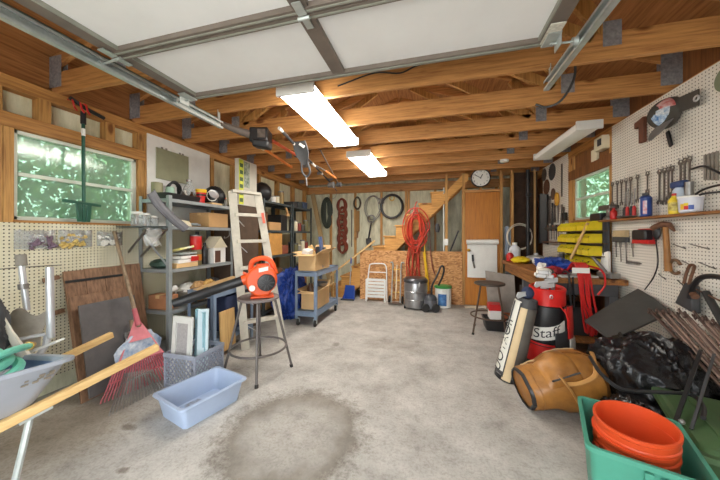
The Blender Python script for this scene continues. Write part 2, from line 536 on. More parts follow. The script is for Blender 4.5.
# left wall
W1 = (1.285, 2.15, 1.375, 2.035)
wl = ST('wall_left', holed(M(), 'x', -3.05, .06, -.6, 6.3, 0, 2.40, W1), SHEA)
ST('eave_board', M().b2(-3.05, -2.99, -.6, 6.3, 2.40, 2.72), PLY, parent=wl)
ST('top_plate', M().b2(-2.985, XL, -.5, 6.2, 2.31, CEIL), STY, parent=wl, bev=.003)
ST('header_beam', M().b2(-2.985, XL + .004, 1.0, 2.22, 2.035, 2.14), STY, parent=wl, bev=.004)
for y in (1.175, 2.15, 2.21, 3.10, 3.55, 4.16, 4.77, 5.38, 5.95):
    ST('stud', M().b2(-2.985, XL, y, y + .055, 0, 2.31), STZ, parent=wl, bev=.002)
ST('stud', M().b2(-2.985, XL, 1.232, 1.285, 0, 2.035), STZ, parent=wl, bev=.002)
ST('stud', M().b2(-2.985, XL, 1.06, 1.17, 0, 2.31), STZ, parent=wl, bev=.002)
for y in (1.415, 1.865):
    ST('cripple_stud', M().b2(-2.985, XL, y, y + .07, 2.14, 2.31), STZ, parent=wl, bev=.002)
ST('window_sill_board', M().b2(-2.985, XL + .012, 1.28, 2.16, 1.36, 1.378), STY, parent=wl, bev=.002)
ST('pegboard_panel', M().b2(-2.899, -2.893, -.45, 2.74, .16, 1.36), PEGL, parent=wl)
ST('wall_board', M().b2(-2.899, -2.889, 2.232, 3.065, 1.365, 2.335), WHT, parent=wl)
# left window
def window(name, x, s, y0, y1, z0, z1, zm):
    """s: +1 when the room lies towards +x"""
    m = M(); t = .03
    m.b2(x, x - s * .05, y0, y1, z0, z0 + t); m.b2(x, x - s * .05, y0, y1, z1 - t, z1)
    m.b2(x, x - s * .05, y0, y0 + t, z0, z1); m.b2(x, x - s * .05, y1 - t, y1, z0, z1)
    w = ST(name, m, ALUW, bev=.003)
    ST('sash_rail', M().b2(x + s * .006, x - s * .03, y0 + t, y1 - t, zm - .014, zm + .014), ALUW, parent=w, bev=.002)
    ST('sash_stile', M().b2(x + s * .004, x - s * .02, y1 - t - .02, y1 - t, z0 + t, z1 - t), ALUW, parent=w, bev=.002)
    ST('pane', M().b2(x - s * .024, x - s * .028, y0 + t, y1 - t, z0 + t, zm - .014), GLASS, parent=w)
    ST('pane', M().b2(x - s * .034, x - s * .038, y0 + t, y1 - t, zm + .014, z1 - t), GLASS, parent=w)
    return w
ALUW = mat('window_frame_pale', (206, 212, 200), .45, .15, var=.08)
window('window_1', -2.93, 1, 1.285, 2.15, 1.378, 2.035, 1.715)
# right wall
W2 = (3.515, 4.285, 1.46, 2.005)
wr = ST('wall_right', holed(M(), 'x', 1.872, .06, -.6, 6.3, 0, 2.72, W2), BRN)
ST('top_plate', M().b2(XR + .002, 1.872, -.5, 6.2, 2.31, CEIL), STY, parent=wr)
for y in (3.44, 4.29, 4.36, 4.9):
    ST('stud', M().b2(XR + .006, 1.872, y, y + .07, 0, 2.31), STZ, parent=wr, bev=.002)
ST('header_beam', M().b2(XR + .003, 1.872, 3.44, 4.43, 2.005, 2.13), BRN, parent=wr, bev=.003)
ST('wall_board', M().b2(XR + .03, XR + .04, 3.46, 4.42, 2.13, 2.31), BRN, parent=wr)
ST('wall_board', M().b2(XR + .01, XR + .02, 3.46, 4.42, .9, 1.44), BRN, parent=wr)
ST('window_sill_board', M().b2(XR - .015, 1.872, 3.5, 4.3, 1.435, 1.46), STY, parent=wr, bev=.002)
ST('pegboard_panel', M().b2(XR, XR + .006, 2.812, 3.452, .25, 2.392), PEGR, parent=wr)
ST('pegboard_panel', M().b2(XR, XR + .006, -.1, 2.806, .25, 2.392), PEGR, parent=wr)
ST('pegboard_panel', M().b2(XR, XR + .006, 4.43, 5.34, .8, 2.392), PEGR, parent=wr)
window('window_2', 1.802, -1, 3.515, 4.285, 1.46, 2.005, 1.73)
# back wall of block boards behind the stairs, with battens
wb = ST('wall_back', M().b2(-3.05, 1.95, YB, YB + .09, 0, 2.72), BLK)
ST('top_plate', M().b2(-2.985, 1.87, YB - .09, YB, 2.24, CEIL), TRX, parent=wb)
for x in (-2.38, -1.78, -1.17, -.62, -.56, .0, .62, 1.2):
    ST('batten', M().b2(x, x + .05, YB - .045, YB, 0, 2.24), STZ, parent=wb)
# front wall with the garage opening
wf = ST('wall_front', M().b2(-3.05, -1.86, -.62, -.5, 0, 2.72).b2(.68, 1.95, -.62, -.5, 0, 2.72).b2(-1.86, .68, -.62, -.5, 2.14, 2.72), SHEA)
# gable roof sheathing on top of the trusses
RZ, RS, RX = 2.70, .34, -.56
def roofz(x): return RZ + RS * (2.44 - abs(x - RX))
rf = M()
for x0, x1 in ((-3.35, RX), (RX, 2.25)):
    rf.slab([(x0, -.9, roofz(x0)), (x1, -.9, roofz(x1)), (x1, 6.5, roofz(x1)), (x0, 6.5, roofz(x0))], .02)
ST('ceiling', rf, PLY)
for k, y in enumerate((-.62, 6.2)):
    ST(('wall_gable_front', 'wall_gable_back')[k], M().prism([(-3.05, 2.72), (1.95, 2.72), (RX, roofz(RX))], .1, frame((0, y + .1, 0), (1, 0, 0), y=(0, 0, 1))), BRN)
# partition in front of the stair: strand board, posts, door
pt = ST('wall_partition', M().b2(-1.424, .495, YP, YP + .014, 0, .968), OSB)
for x, z0, z1 in ((-1.43, 0, .95), (.20, .0, CEIL), (.497, 0, CEIL), (1.125, 0, CEIL), (1.30, 0, CEIL)):
    ST('stud', M().b2(x, x + .045, YP + .016, YP + .105, z0, z1), STZ, parent=pt, bev=.002)
ST('stud', M().b2(.79, .83, YP + .016, YP + .105, 2.08, CEIL), STZ, parent=pt, bev=.002)
ST('header_beam', M().b2(.545, 1.125, YP + .016, YP + .105, 2.04, 2.085), TRX, parent=pt, bev=.002)
ST('edge_strip', M().b2(1.652, 1.676, YP + .0, YP + .03, 0, CEIL), PINEZ, parent=pt)
ST('dark_gap_sheet', M().b2(1.345, 1.78, YP + .25, YP + .26, 0, CEIL), mat('dark_gap_brown', (72, 52, 38), .8, var=.3), parent=pt)  # added sheet, its dark colour stands in for the gloom behind the studs
ST('conduit', M().cyl((.175, YP + .03, .97), (.175, YP + .03, 2.15), .011), WHT, parent=pt)
d1 = ST('door_1', M().b2(.545, 1.12, YP + .02, YP + .055, .005, 2.035), DRW, bev=.003)
ST('door_handle', M().cyl((.6, YP + .02, 1.0), (.6, YP - .03, 1.0), .012).ball((.6, YP - .05, 1.0), .028), BRASS, parent=d1)

# roof trusses
GUSM = []
def truss(y, label):
    t = T('roof_truss', label, 'roof truss', (RX, y, CEIL), 'roof trusses')
    h = .019
    P(t, 'bottom_chord', M().b2(-2.97, 1.85, y - h, y + h, CEIL, CEIL + .17), TRX, bev=.003)
    m0 = .1
    for s in (-1, 1):
        xe = RX + s * 2.40
        P(t, 'top_chord', M().bar((xe, y, roofz(xe) - .055), (RX + s * .02, y, roofz(RX) - .055), 2 * h, .09), TRX)
        P(t, 'heel_post', M().b2(xe - .05, xe + .05, y - h, y + h, CEIL + .17, roofz(xe) - .08), STZ)
        xj = RX + s * 1.66
        xm = RX + s * .85
        P(t, 'web', M().bar((xj, y, CEIL + .15), (xj - s * .28, y, roofz(xj - s * .28) - .10), 2 * h, .09, (1, 0, 0)), STZ)
        P(t, 'web', M().bar((xj - s * .1, y, CEIL + .15), (xm - s * .6, y, roofz(xm - s * .6) - .10), 2 * h, .075, (1, 0, 0)), STZ)
        for yy in (y - h - .002, y + h + .002):
            P(t, 'gusset_plate', M().box((xe - s * .02, yy, CEIL + .175), (.17, .003, .25)), GUS)
            P(t, 'gusset_plate', M().box((xj, yy, CEIL + .16), (.10, .003, .16)), GUS)
    return t
names = ['nearest the garage door edge, above the left window', 'running just behind the open garage door edge', 'second behind the open garage door edge', 'third behind the open garage door edge',
         'fourth behind the open garage door edge', 'fifth behind the open garage door edge', 'just in front of the wall clock', 'last one at the back, above the stairs']
for i, nm in enumerate(names):
    truss(1.54 + .61 * i, 'timber roof truss ' + nm)

# ------------------------------------------------------------------ outside: shrubs seen through the windows
def shrub(name, label, cx, cy, cz, rx, ry, rz, n, seed, material):
    rn = random.Random(seed); m = M()
    for i in range(n):
        while True:
            a = V(rn.uniform(-1, 1), rn.uniform(-1, 1), rn.uniform(-1, 1))
            if a.length < 1: break
        c = V(cx + a.x * rx, cy + a.y * ry, cz + a.z * rz)
        s = rn.uniform(.03, .075)
        mx = Matrix.Translation(c) @ Euler((rn.uniform(-1.4, 1.4), rn.uniform(-1.4, 1.4), rn.uniform(0, 6))).to_matrix().to_4x4()
        m.add([(-s, 0, 0), (0, -s * .5, s * .15), (s, 0, 0), (0, s * .5, s * .15)], [(0, 1, 2, 3)], mx)
    t = T(name, label, 'shrub', (cx, cy, -.13))
    P(t, 'foliage', m, material)
    P(t, 'stem', M().tube([(cx, cy, -.13), (cx + .05, cy, cz * .5), (cx, cy + .05, cz)], [.05, .02], 7), OLDW)
    return t
shrub('garden_shrub', 'leafy green shrub outside, behind the left half of the left window', -4.8, 2.0, 1.95, .8, 1.15, 2.0, 7600, 3, LEAF)
shrub('garden_shrub', 'tall leafy shrub outside, behind the right half of the left window', -5.3, 4.2, 2.0, .9, 1.1, 2.1, 7200, 4, LEAF)
shrub('garden_shrub', 'pale green shrub outside the small right window', 4.6, 8.2, 2.1, 1.2, 2.6, 2.2, 8000, 5, LEAF2)
# ------------------------------------------------------------------ shared builders
def rring(cx, cy, w, d, r, z, n=4):
    """rounded rectangle ring"""
    pts = []
    r = min(r, w / 2 - 1e-4, d / 2 - 1e-4)
    for (sx, sy, a0) in ((1, 1, 0), (-1, 1, 90), (-1, -1, 180), (1, -1, 270)):
        for k in range(n + 1):
            a = math.radians(a0 + 90 * k / n)
            pts.append(V(cx + sx * (w / 2 - r) + r * math.cos(a), cy + sy * (d / 2 - r) + r * math.sin(a), z))
    return pts
def loft(m, rings, cap0=True, cap1=True):
    n = len(rings[0]); o = len(m.v)
    for r in rings: m.v += [V(p) for p in r]
    for i in range(len(rings) - 1):
        for k in range(n):
            k2 = (k + 1) % n
            m.f.append((o + i * n + k, o + i * n + k2, o + (i + 1) * n + k2, o + (i + 1) * n + k))
    if cap0: m.f.append(tuple(o + k for k in reversed(range(n))))
    if cap1: m.f.append(tuple(o + (len(rings) - 1) * n + k for k in range(n)))
    return m
def rot_about(m, c, a):
    mx = Matrix.Translation(V(c)) @ Matrix.Rotation(a, 4, 'Z') @ Matrix.Translation(-V(c))
    m.v = [mx @ p for p in m.v]; return m
def lump(c, r, seed, jit=.1, nu=18, nv=12):
    """a soft crumpled lump with a flat foot"""
    m = M().ball((0, 0, 0), r, nu, nv, jit, seed=seed)
    r = (r, r, r) if not isinstance(r, (tuple, list)) else r
    m.v = [V(p.x, p.y, max(p.z, -r[2] * .86)) + V(c) + V(0, 0, r[2] * .86) for p in m.v]
    return m
from mathutils import noise as NZ
def crumple(c, r, seed, amp=.30, nu=120, nv=72, freq=1.35):
    """a slumped film bag with long folds"""
    m = M().ball((0, 0, 0), 1.0, nu, nv)
    out = []
    for p in m.v:
        d = p.normalized()
        q = V(d.x, d.y, d.z * .55) * freq + V(seed * 3.1, seed * 1.7, seed)
        q2 = V(d.x * 2.6 + .6 * d.z, d.y * 2.6, d.z * .9) * freq + V(seed, 7, seed)
        wq = q2 + V(NZ.noise(q * 1.3), NZ.noise(q * 1.3 + V(5, 0, 0)), NZ.noise(q * 1.3 + V(0, 5, 0))) * .9
        r1 = (1 - min(1, abs(NZ.noise(wq)) * 2.2)) ** 2; r2 = (1 - min(1, abs(NZ.noise(wq * 2.1 + V(3, 1, 2))) * 2.2)) ** 2
        r3 = (1 - min(1, abs(NZ.noise(wq * 4.3 + V(1, 7, 2))) * 2.2)) ** 2
        n = .75 + NZ.noise(q) * .7 - .34 * r1 - .14 * r2 - .03 * r3
        k = 1 + amp * (.5 - n)
        out.append(V(d.x * r[0] * k, d.y * r[1] * k, max(d.z * r[2] * k, -r[2] * .8)) + V(c) + V(0, 0, r[2] * .8))
    m.v = out; return m
def open_box(x0, x1, y0, y1, z0, z1, t=.006):
    m = M(); m.b2(x0, x1, y0, y1, z0, z0 + t)
    m.b2(x0, x0 + t, y0, y1, z0 + t, z1); m.b2(x1 - t, x1, y0, y1, z0 + t, z1)
    m.b2(x0 + t, x1 - t, y0, y0 + t, z0 + t, z1); m.b2(x0 + t, x1 - t, y1 - t, y1, z0 + t, z1)
    return m
def carton(label, x0, x1, y0, y1, z0, z1, material=None, flaps=0, group=None, tape=True, cat='box', name='cardboard_box'):
    """cardboard box; flaps>0: open with that flap length"""
    material = material or CARD
    t = T(name, label, cat, ((x0 + x1) / 2, (y0 + y1) / 2, z0), group)
    if flaps:
        P(t, 'carton_body', open_box(x0, x1, y0, y1, z0, z1), material)
        f = flaps
        P(t, 'flap', M().slab([(x0, y0, z1), (x1, y0, z1), (x1 + .01, y0 - f * .95, z1 - f * .1), (x0 - .01, y0 - f * .95, z1 - f * .1)], .005), material)
        P(t, 'flap', M().slab([(x1, y0, z1), (x1, y1, z1), (x1 + f * .8, y1, z1 + f * .6), (x1 + f * .8, y0, z1 + f * .5)], .005), material)
        P(t, 'flap', M().slab([(x0, y1, z1), (x0, y0, z1), (x0 - f * .7, y0, z1 + f * .2), (x0 - f * .7, y1, z1 + f * .2)], .005), material)
        P(t, 'flap', M().slab([(x1, y1, z1), (x0, y1, z1), (x0, y1 + f * .5, z1 + f * .8), (x1, y1 + f * .5, z1 + f * .8)], .005), material)
    else:
        P(t, 'carton_body', M().b2(x0, x1, y0, y1, z0, z1), material, bev=.004)
        if tape: P(t, 'tape', M().b2((x0 + x1) / 2 - .025, (x0 + x1) / 2 + .025, y0 - .001, y1 + .001, z1 - .03, z1 + .0015), PAPER if material is CARDI else CARD2)
    return t
def can(label, x, y, z, r, h, body, lid=None, cat='can', name='tin_can', group=None, band=None):
    t = T(name, label, cat, (x, y, z), group)
    P(t, 'can_body', M().lathe([(r * .96, 0), (r, .006), (r, h - .006), (r * .96, h)], Matrix.Translation((x, y, z))), body)
    if lid: P(t, 'lid', M().lathe([(r * 1.0, 0), (r * 1.03, .004), (r * 1.03, h * .1), (r * .9, h * .12)], Matrix.Translation((x, y, z + h * .985))), lid)
    if band: P(t, 'band', M().lathe([(r * 1.012, h * .3), (r * 1.012, h * .7)], Matrix.Translation((x, y, z))), band)
    return t
def bottle(label, x, y, z, r, h, body, cap, cat='bottle', name='plastic_bottle', group=None, lab=None):
    t = T(name, label, cat, (x, y, z), group)
    P(t, 'bottle_body', M().lathe([(r * .9, 0), (r, .01), (r, h * .62), (r * .8, h * .74), (r * .36, h * .86), (r * .36, h * .9)], Matrix.Translation((x, y, z))), body)
    P(t, 'cap', M().lathe([(r * .44, h * .88), (r * .44, h * .99), (r * .38, h)], Matrix.Translation((x, y, z))), cap)
    if lab: P(t, 'paper_label', M().lathe([(r * 1.015, h * .15), (r * 1.015, h * .55)], Matrix.Translation((x, y, z))), lab)
    return t
def coil_pts(c, ax, ay, ra, rb, turns, jit=.02, drift=(0, 0, 0), seed=1, n=14):
    """points of a hand-wound coil in the plane of ax, ay"""
    rn = random.Random(seed); out = []
    c, ax, ay, dr = V(c), V(ax), V(ay), V(drift)
    for i in range(int(turns * n) + 1):
        if i % n == 0: ja, jb, jc = rn.uniform(-jit, jit), rn.uniform(-jit, jit), rn.uniform(-jit, jit)
        a = 2 * PI * i / n
        out.append(c + ax * ((ra + ja) * math.cos(a)) + ay * ((rb + jb) * math.sin(a) + jc * .5) + dr * (i / n))
    return out

# ------------------------------------------------------------------ wheelbarrow
wbw = T('wheelbarrow', 'grey wheelbarrow with pale wooden handles at the left edge of the floor', 'wheelbarrow', (-1.955, .59, 0), rz=-.161, world=False)
rim = lambda z, e: [V(p.x, p.y, z + (.04 * (-(p.y) + .35) / 1.1)) for p in rring(0, -.2 + e * 0, .62 + e * 2, 1.10 + e * 2, .07, 0)]
bot = lambda z, e: [V(p.x, p.y, z) for p in rring(0, -.02, .36 + e * 2, .60 + e * 2, .06, 0)]
def tl_(m):
    m.v = [V(p.x, p.y, p.z + (.16 * (p.x - .31) if p.z > .6 else .05 * (p.x - .2))) for p in m.v]; return m
P(wbw, 'tub', tl_(loft(M(), [bot(.50, 0), rim(.70, 0), rim(.70, .022), rim(.716, .022), rim(.716, -.004), bot(.508, -.006)])), BAROW)
P(wbw, 'tub_lining', tl_(loft(M(), [rim(.706, -.008), bot(.512, -.012)], False, True)), mat('barrow_blue', (92, 116, 156), .5, var=.1), label='blue painted inside')
for s in (-1, 1):
    P(wbw, 'handle', M().bar((s * .25, .75, .605), (s * .12, -.62, .30), .036, .038), PINE, bev=.004, label='pale wooden handle')
    P(wbw, 'leg', M().tube(spline([(s * .18, .26, .46), (s * .185, .23, .30), (s * .172, .18, .02), (s * .13, .15, .010)], 5), .013, 8), GALV)
    P(wbw, 'bracket', M().bar((s * .19, .22, .462), (s * .195, .32, .483), .05, .012), GALV)
P(wbw, 'leg_brace', M().cyl((-.175, .19, .05), (.175, .19, .05), .009), GALV)
P(wbw, 'axle', M().cyl((-.16, -.66, .2), (.16, -.66, .2), .012), STEEL)
whl = M().lathe([(.03, -.03), (.14, -.03), (.19, -.04), (.2, 0), (.19, .04), (.14, .03), (.03, .03)], frame((0, -.66, .2), (0, 0, 1), z=(1, 0, 0)), 24)
P(wbw, 'wheel', whl, RUBB)
# faded stencil on the tub side
sm = M()
rn = random.Random(4)
def tubside(u, z):   # point just outside the right-hand side panel of the tub
    k = (z - .5) / .2
    return V(.18 + (.31 - .18) * k + .004, u, z)
for i in range(15):
    u = .19 + .10 * rn.random(); z = .635 + .04 * rn.random()
    q = .006 + .006 * rn.random()
    sm.slab([tubside(u, z), tubside(u + q * 1.6, z), tubside(u + q * 1.6, z + q), tubside(u, z + q)], .001)
P(wbw, 'stencil', sm, mat('faded_stencil', (140, 132, 118), .7))

def wb_(x, y, z):   # wheelbarrow local -> world
    c_, s_ = math.cos(-.161), math.sin(-.161)
    return V(-1.955 + x * c_ - y * s_, .59 + x * s_ + y * c_, z)
pts = []
for i in range(43):
    k, a = i / 14., 2 * PI * i / 14
    pts.append(wb_(.02 + (.25 - .03 * k) * math.cos(a), .0 + (.27 - .03 * k) * math.sin(a), .655 + .042 * k + .012 * math.sin(a * 1.0 + k)))
hs = T('garden_hose', 'coiled mint green hose lying in the wheelbarrow', 'hose', wb_(0, 0, .53))
P(hs, 'hose_coil', M().tube(spline(pts, 3), .0195, 8), HOSEG)
P(hs, 'hose_end', M().tube(spline([pts[-1], wb_(.22, .12, .775), wb_(.14, .22, .765), wb_(.02, .30, .735)], 6), .016, 8), HOSEG)
P(hs, 'nozzle', M().cyl(wb_(.02, .30, .735), wb_(-.03, .33, .725), .02, .012), BRASS)
# folding aluminium seat frame with grey sling
ch = T('folding_seat', 'aluminium tube frame with torn grey sling, propped in the wheelbarrow', 'chair', (-2.2, 1.05, .54))
P(ch, 'post', M().cyl((-2.145, 1.09, 1.085), (-2.125, 1.085, .68), .018), ALU)
P(ch, 'post', M().cyl((-2.33, 1.06, 1.10), (-2.30, 1.07, .83), .015), ALU)
P(ch, 'post_sleeve', M().cyl((-2.335, 1.06, 1.155), (-2.325, 1.06, 1.09), .024), GREYC)
P(ch, 'post_clamp', M().cyl((-2.318, 1.062, .985), (-2.316, 1.063, .955), .022), STEEL)
P(ch, 'bottom_bow', M().tube(spline([(-2.14, 1.08, .70), (-2.13, 1.06, .63), (-2.13, 1.0, .575), (-2.13, .92, .56), (-2.14, .85, .57)], 6), .016, 8), ALU)
P(ch, 'cross_tube', M().cyl((-2.145, 1.07, .705), (-2.21, .9, .70), .01), ALU)
def sling(u, v):
    a = V(-2.31, 1.02, .84).lerp(V(-2.18, 1.13, .80), u); b = V(-2.26, .93, .60).lerp(V(-2.16, 1.06, .62), u)
    p = a.lerp(b, v); p.x -= .04 * math.sin(PI * v) ; p.z += .02 * math.sin(9 * u) * (1 - v); return p
P(ch, 'sling', M().grid(sling, 10, 8, .006), mat('sling_grey', (162, 154, 142), .8, var=.12, scale=20))
P(ch, 'side_slat', M().tube([(-2.17, .86, .99), (-2.135, .93, .76), (-2.10, .97, .62)], [.014, .016, .026], 8, flat=.6), WEAVE)
P(ch, 'white_runner', M().slab([(-2.20, .98, .595), (-2.06, 1.075, .66), (-2.07, 1.12, .665), (-2.22, 1.02, .60)], .012), WHT)
S('fabric_bag', 'black fabric bag in the wheelbarrow at the left edge', 'bag', crumple((-2.17, .84, .63), (.085, .11, .19), 5, .4), CHAR, ang=1.2)

# ------------------------------------------------------------------ left pegboard: bags, long tool, leaning panels
def peg_bag(label, y0, y1, z0, z1, stuff, seed):
    t = T('clear_bag', label, 'bag', (-2.875, (y0 + y1) / 2, z0), 'clear bags hung on the left pegboard')
    def f(u, v):
        y = y0 + (y1 - y0) * u; z = z0 + (z1 - z0) * v
        return V(-2.885 + .028 * math.sin(PI * min(1, (1 - v) * 1.2)) * math.sin(PI * u) + .004 * math.sin(20 * u + seed), y, z + .004 * math.sin(14 * u))
    P(t, 'film', M().grid(f, 12, 8, .0015), CLEAR)
    P(t, 'hook', M().tube([(-2.893, y0 + .02, z1 - .01), (-2.86, y0 + .02, z1 - .01), (-2.855, y0 + .02, z1 + .005)], .0022, 6), STEEL)
    P(t, 'hook', M().tube([(-2.893, y1 - .02, z1 - .01), (-2.86, y1 - .02, z1 - .01), (-2.855, y1 - .02, z1 + .005)], .0022, 6), STEEL)
    rn = random.Random(seed); m = M()
    for i in range(40):
        u = rn.uniform(.35 if seed == 1 else .1, .95 if seed == 1 else .75); 
        a = V(-2.873, y0 + (y1 - y0) * u, z0 + .012 + rn.random() * (z1 - z0) * .6)
        d = V(rn.uniform(-.01, .01), rn.uniform(-.03, .03), rn.uniform(-.02, .02))
        m.tube([a, a + d], rn.uniform(.007, .014), 6)
    P(t, 'contents', m, stuff)
    return t
peg_bag('clear plastic bag of purple bits hanging on left pegboard', 1.275, 1.50, 1.165, 1.305, PURP, 1)
peg_bag('clear plastic bag of yellow bits hanging on left pegboard', 1.515, 1.745, 1.165, 1.31, mat('yellow_bits', (206, 178, 104), .6, var=.25, scale=40), 2)
peg_bag('clear plastic bag of white bits on left pegboard, next to the long rake shaft', 1.78, 1.99, 1.17, 1.30, PAPER, 3)
S('hanging_wire', 'thin dark wire strung low across the left pegboard', 'wire', M().tube(spline([(-2.888, .9, 1.0), (-2.885, 1.2, 1.035), (-2.886, 1.54, 1.03)], 6), .003, 6), DSTEEL)

gt = T('step_edger', 'long dark green step tool hung upside down over the left window', 'garden tool', (-2.83, 1.655, 1.375))
P(gt, 'shaft', M().cyl((-2.835, 1.655, 1.50), (-2.84, 1.655, 2.20), .0125), DGRN)
P(gt, 'shaft_sleeve', M().cyl((-2.84, 1.655, 2.20), (-2.84, 1.655, 2.30), .019), BLACK)
P(gt, 'white_ring', M().cyl((-2.839, 1.655, 2.10), (-2.84, 1.655, 2.16), .014), PAPER)
P(gt, 'foot_bar', M().bar((-2.835, 1.52, 1.545), (-2.835, 1.775, 1.525), .03, .022), DGRN, bev=.004)
for y in (1.617, 1.693):
    P(gt, 'prong', M().bar((-2.835, y, 1.54), (-2.835, y + (.012 if y < 1.65 else -.012), 1.38), .03, .024, (1, 0, 0)), DGRN, bev=.004)
P(gt, 'prong', M().bar((-2.835, 1.655, 1.54), (-2.835, 1.655, 1.378), .018, .014, (1, 0, 0)), DGRN)
P(gt, 'grip', M().tube([(-2.83, 1.56, 2.375), (-2.83, 1.66, 2.335), (-2.83, 1.80, 2.305)], .016, 8), BLACK)
for y in (1.57, 1.62, 1.66):
    P(gt, 'red_hook', M().tube(spline([(-2.87, y, 2.37), (-2.82, y, 2.36), (-2.80, y, 2.31), (-2.82, y + .03, 2.29)], 4), .007, 6), RED, label='red wire hook')

def lean(name, label, cat, top, botm, t, material, extra=None, world=True, bev=.003):
    """a board leaning: top (x,y0,y1,z), bottom (x,y0,y1,z)"""
    th = T(name, label, cat, ((botm[0] + t), (botm[1] + botm[2]) / 2, botm[3]))
    P(th, 'board', M().slab([(botm[0], botm[2], botm[3]), (botm[0], botm[1], botm[3]), (top[0], top[1], top[3]), (top[0], top[2], top[3])], -t), material, bev=bev)
    return th
b1 = T('plank_door', 'brown plank panel with a dark strap, leaning on the left pegboard', 'board', (-2.66, 1.78, 0))
for y0, y1, dz in ((1.525, 1.66, 0), (1.662, 1.80, .006), (1.802, 1.94, .004)):
    P(b1, 'plank', M().slab([(-2.66, y1, 0), (-2.66, y0, 0), (-2.868, y0 + .005, .975 + dz), (-2.868, y1 + .005, .975 + dz)], -.02), OLDW, bev=.003)
P(b1, 'strap', M().slab([(-2.83, 1.945, .885), (-2.83, 1.528, .885), (-2.833, 1.528, .905), (-2.833, 1.945, .905)], -.012), BLACK)
b2_ = T('plank_door', 'narrow brown plank panel leaning behind the rake shaft on left pegboard', 'board', (-2.70, 2.04, 0))
for y0, y1 in ((1.95, 2.035), (2.037, 2.125)):
    P(b2_, 'plank', M().slab([(-2.70, y1, 0), (-2.70, y0, 0), (-2.872, y0, .985), (-2.872, y1, .985)], -.02), OLDW, bev=.003)
P(b2_, 'strap', M().slab([(-2.855, 2.125, .9), (-2.855, 1.95, .9), (-2.858, 1.95, .92), (-2.858, 2.125, .92)], -.012), BLACK)
b3 = lean('hardboard_sheet', 'brown hardboard sheet leaning on the plank panel behind the slate grey board', 'board', (-2.765, 1.515, 1.93, .78), (-2.565, 1.475, 1.92, 0), .016, OLDW)
b4 = lean('slate_board', 'slate grey square board leaning in front of the brown hardboard sheet', 'board', (-2.69, 1.53, 1.945, .715), (-2.52, 1.50, 1.94, .03), .014, SLATE)
P(b4, 'scuff', M().slab([(-2.577, 1.86, .35), (-2.577, 1.80, .35), (-2.597, 1.80, .42), (-2.597, 1.86, .42)], -.012), mat('chalk_scuff', (150, 148, 146), .8, c2=(98, 94, 94), scale=60))
for y, z, l in ((1.47, .93, .09), (1.50, .66, .09)):
    S('wood_peg', 'short wooden peg on left pegboard beside the plank panel, ' + ('upper one' if z > .8 else 'lower one'), 'peg', M().box((-2.875, y, z), (.03, l, .03), (.15, 0, 0)), OLDW)

# ------------------------------------------------------------------ rakes
def rake(name, label, apex, base_a, base_b, top, ntine, mt, handm, bars, rad, plate=True, bow=.03, tstart=0.):
    apex, A, B, top = V(apex), V(base_a), V(base_b), V(top)
    t = T(name, label, 'rake', ((A + B) / 2))
    P(t, 'shaft', M().cyl(apex - (top - apex).normalized() * .10, top, .0145), handm)
    nrm = (A - apex).cross(B - apex).normalized()
    tips = []
    def tine_at(k, s):
        b = A.lerp(B, k); w = apex.lerp(A.lerp(B, .5 + (k - .5) * .98), 0)
        s0 = apex + (A.lerp(B, .5 + (k - .5)) - apex) * .06
        p = s0.lerp(b, s); p += nrm * bow * math.sin(PI * s) * .5
        return p
    for i in range(ntine):
        k = i / (ntine - 1)
        pts = [tine_at(k, tstart + (1 - tstart) * s / 5) for s in range(6)]
        e = pts[-1]; pts[-1] = e + V(0, 0, .012); pts.append(e + (e - pts[-2]).normalized() * .012)
        P(t, 'tine', M().tube(pts, rad, 6), mt)
    for s in bars:
        P(t, 'cross_bar', M().tube([tine_at(k / 8, s) for k in range(9)], rad * 1.3, 6), mt)
    if plate:
        P(t, 'fan_plate', M().grid(lambda u, v: tine_at(u, .02 + .30 * v) + nrm * .004, 8, 4, .004), PINK)
        for e0, e1 in ((0, .05), (.95, 1)):
            P(t, 'fan_edge', M().grid(lambda u, v: tine_at(e0 + (e1 - e0) * u, .31 + .29 * v) + nrm * .004, 2, 5, .004), PINK)
        P(t, 'fan_band', M().grid(lambda u, v: tine_at(u, .55 + .05 * v) + nrm * .004, 10, 2, .004), PINK)
    P(t, 'socket', M().cyl(apex - (top - apex).normalized() * .09, apex + (top - apex).normalized() * .06, .021, .018), mt)
    return t
TINE = mat('faded_red_tines', (182, 88, 98), .5, var=.15)
rake('leaf_rake', 'faded red plastic leaf rake leaning on the left wall with a long weathered shaft', (-2.45, 1.795, .585), (-2.385, 1.50, .03), (-2.24, 2.0, .03), (-2.835, 1.885, 1.30), 24, TINE, DARKW, (.60, .80), .0055, tstart=.56)
rake('wire_rake', 'grey steel wire rake with splayed tines underneath the faded red rake', (-2.52, 1.83, .30), (-2.21, 1.44, .004), (-2.18, 1.81, .004), (-2.58, 1.85, .52), 18, STEEL, DARKW, (.60,), .0035, plate=False)
S('plastic_sack', 'crumpled blue and white plastic sack behind the faded red rake fan', 'bag', lump((-2.415, 1.80, .15), (.025, .19, .16), 9, .10), mat('printed_sack', (226, 230, 236), .4, c2=(112, 146, 186), scale=16))

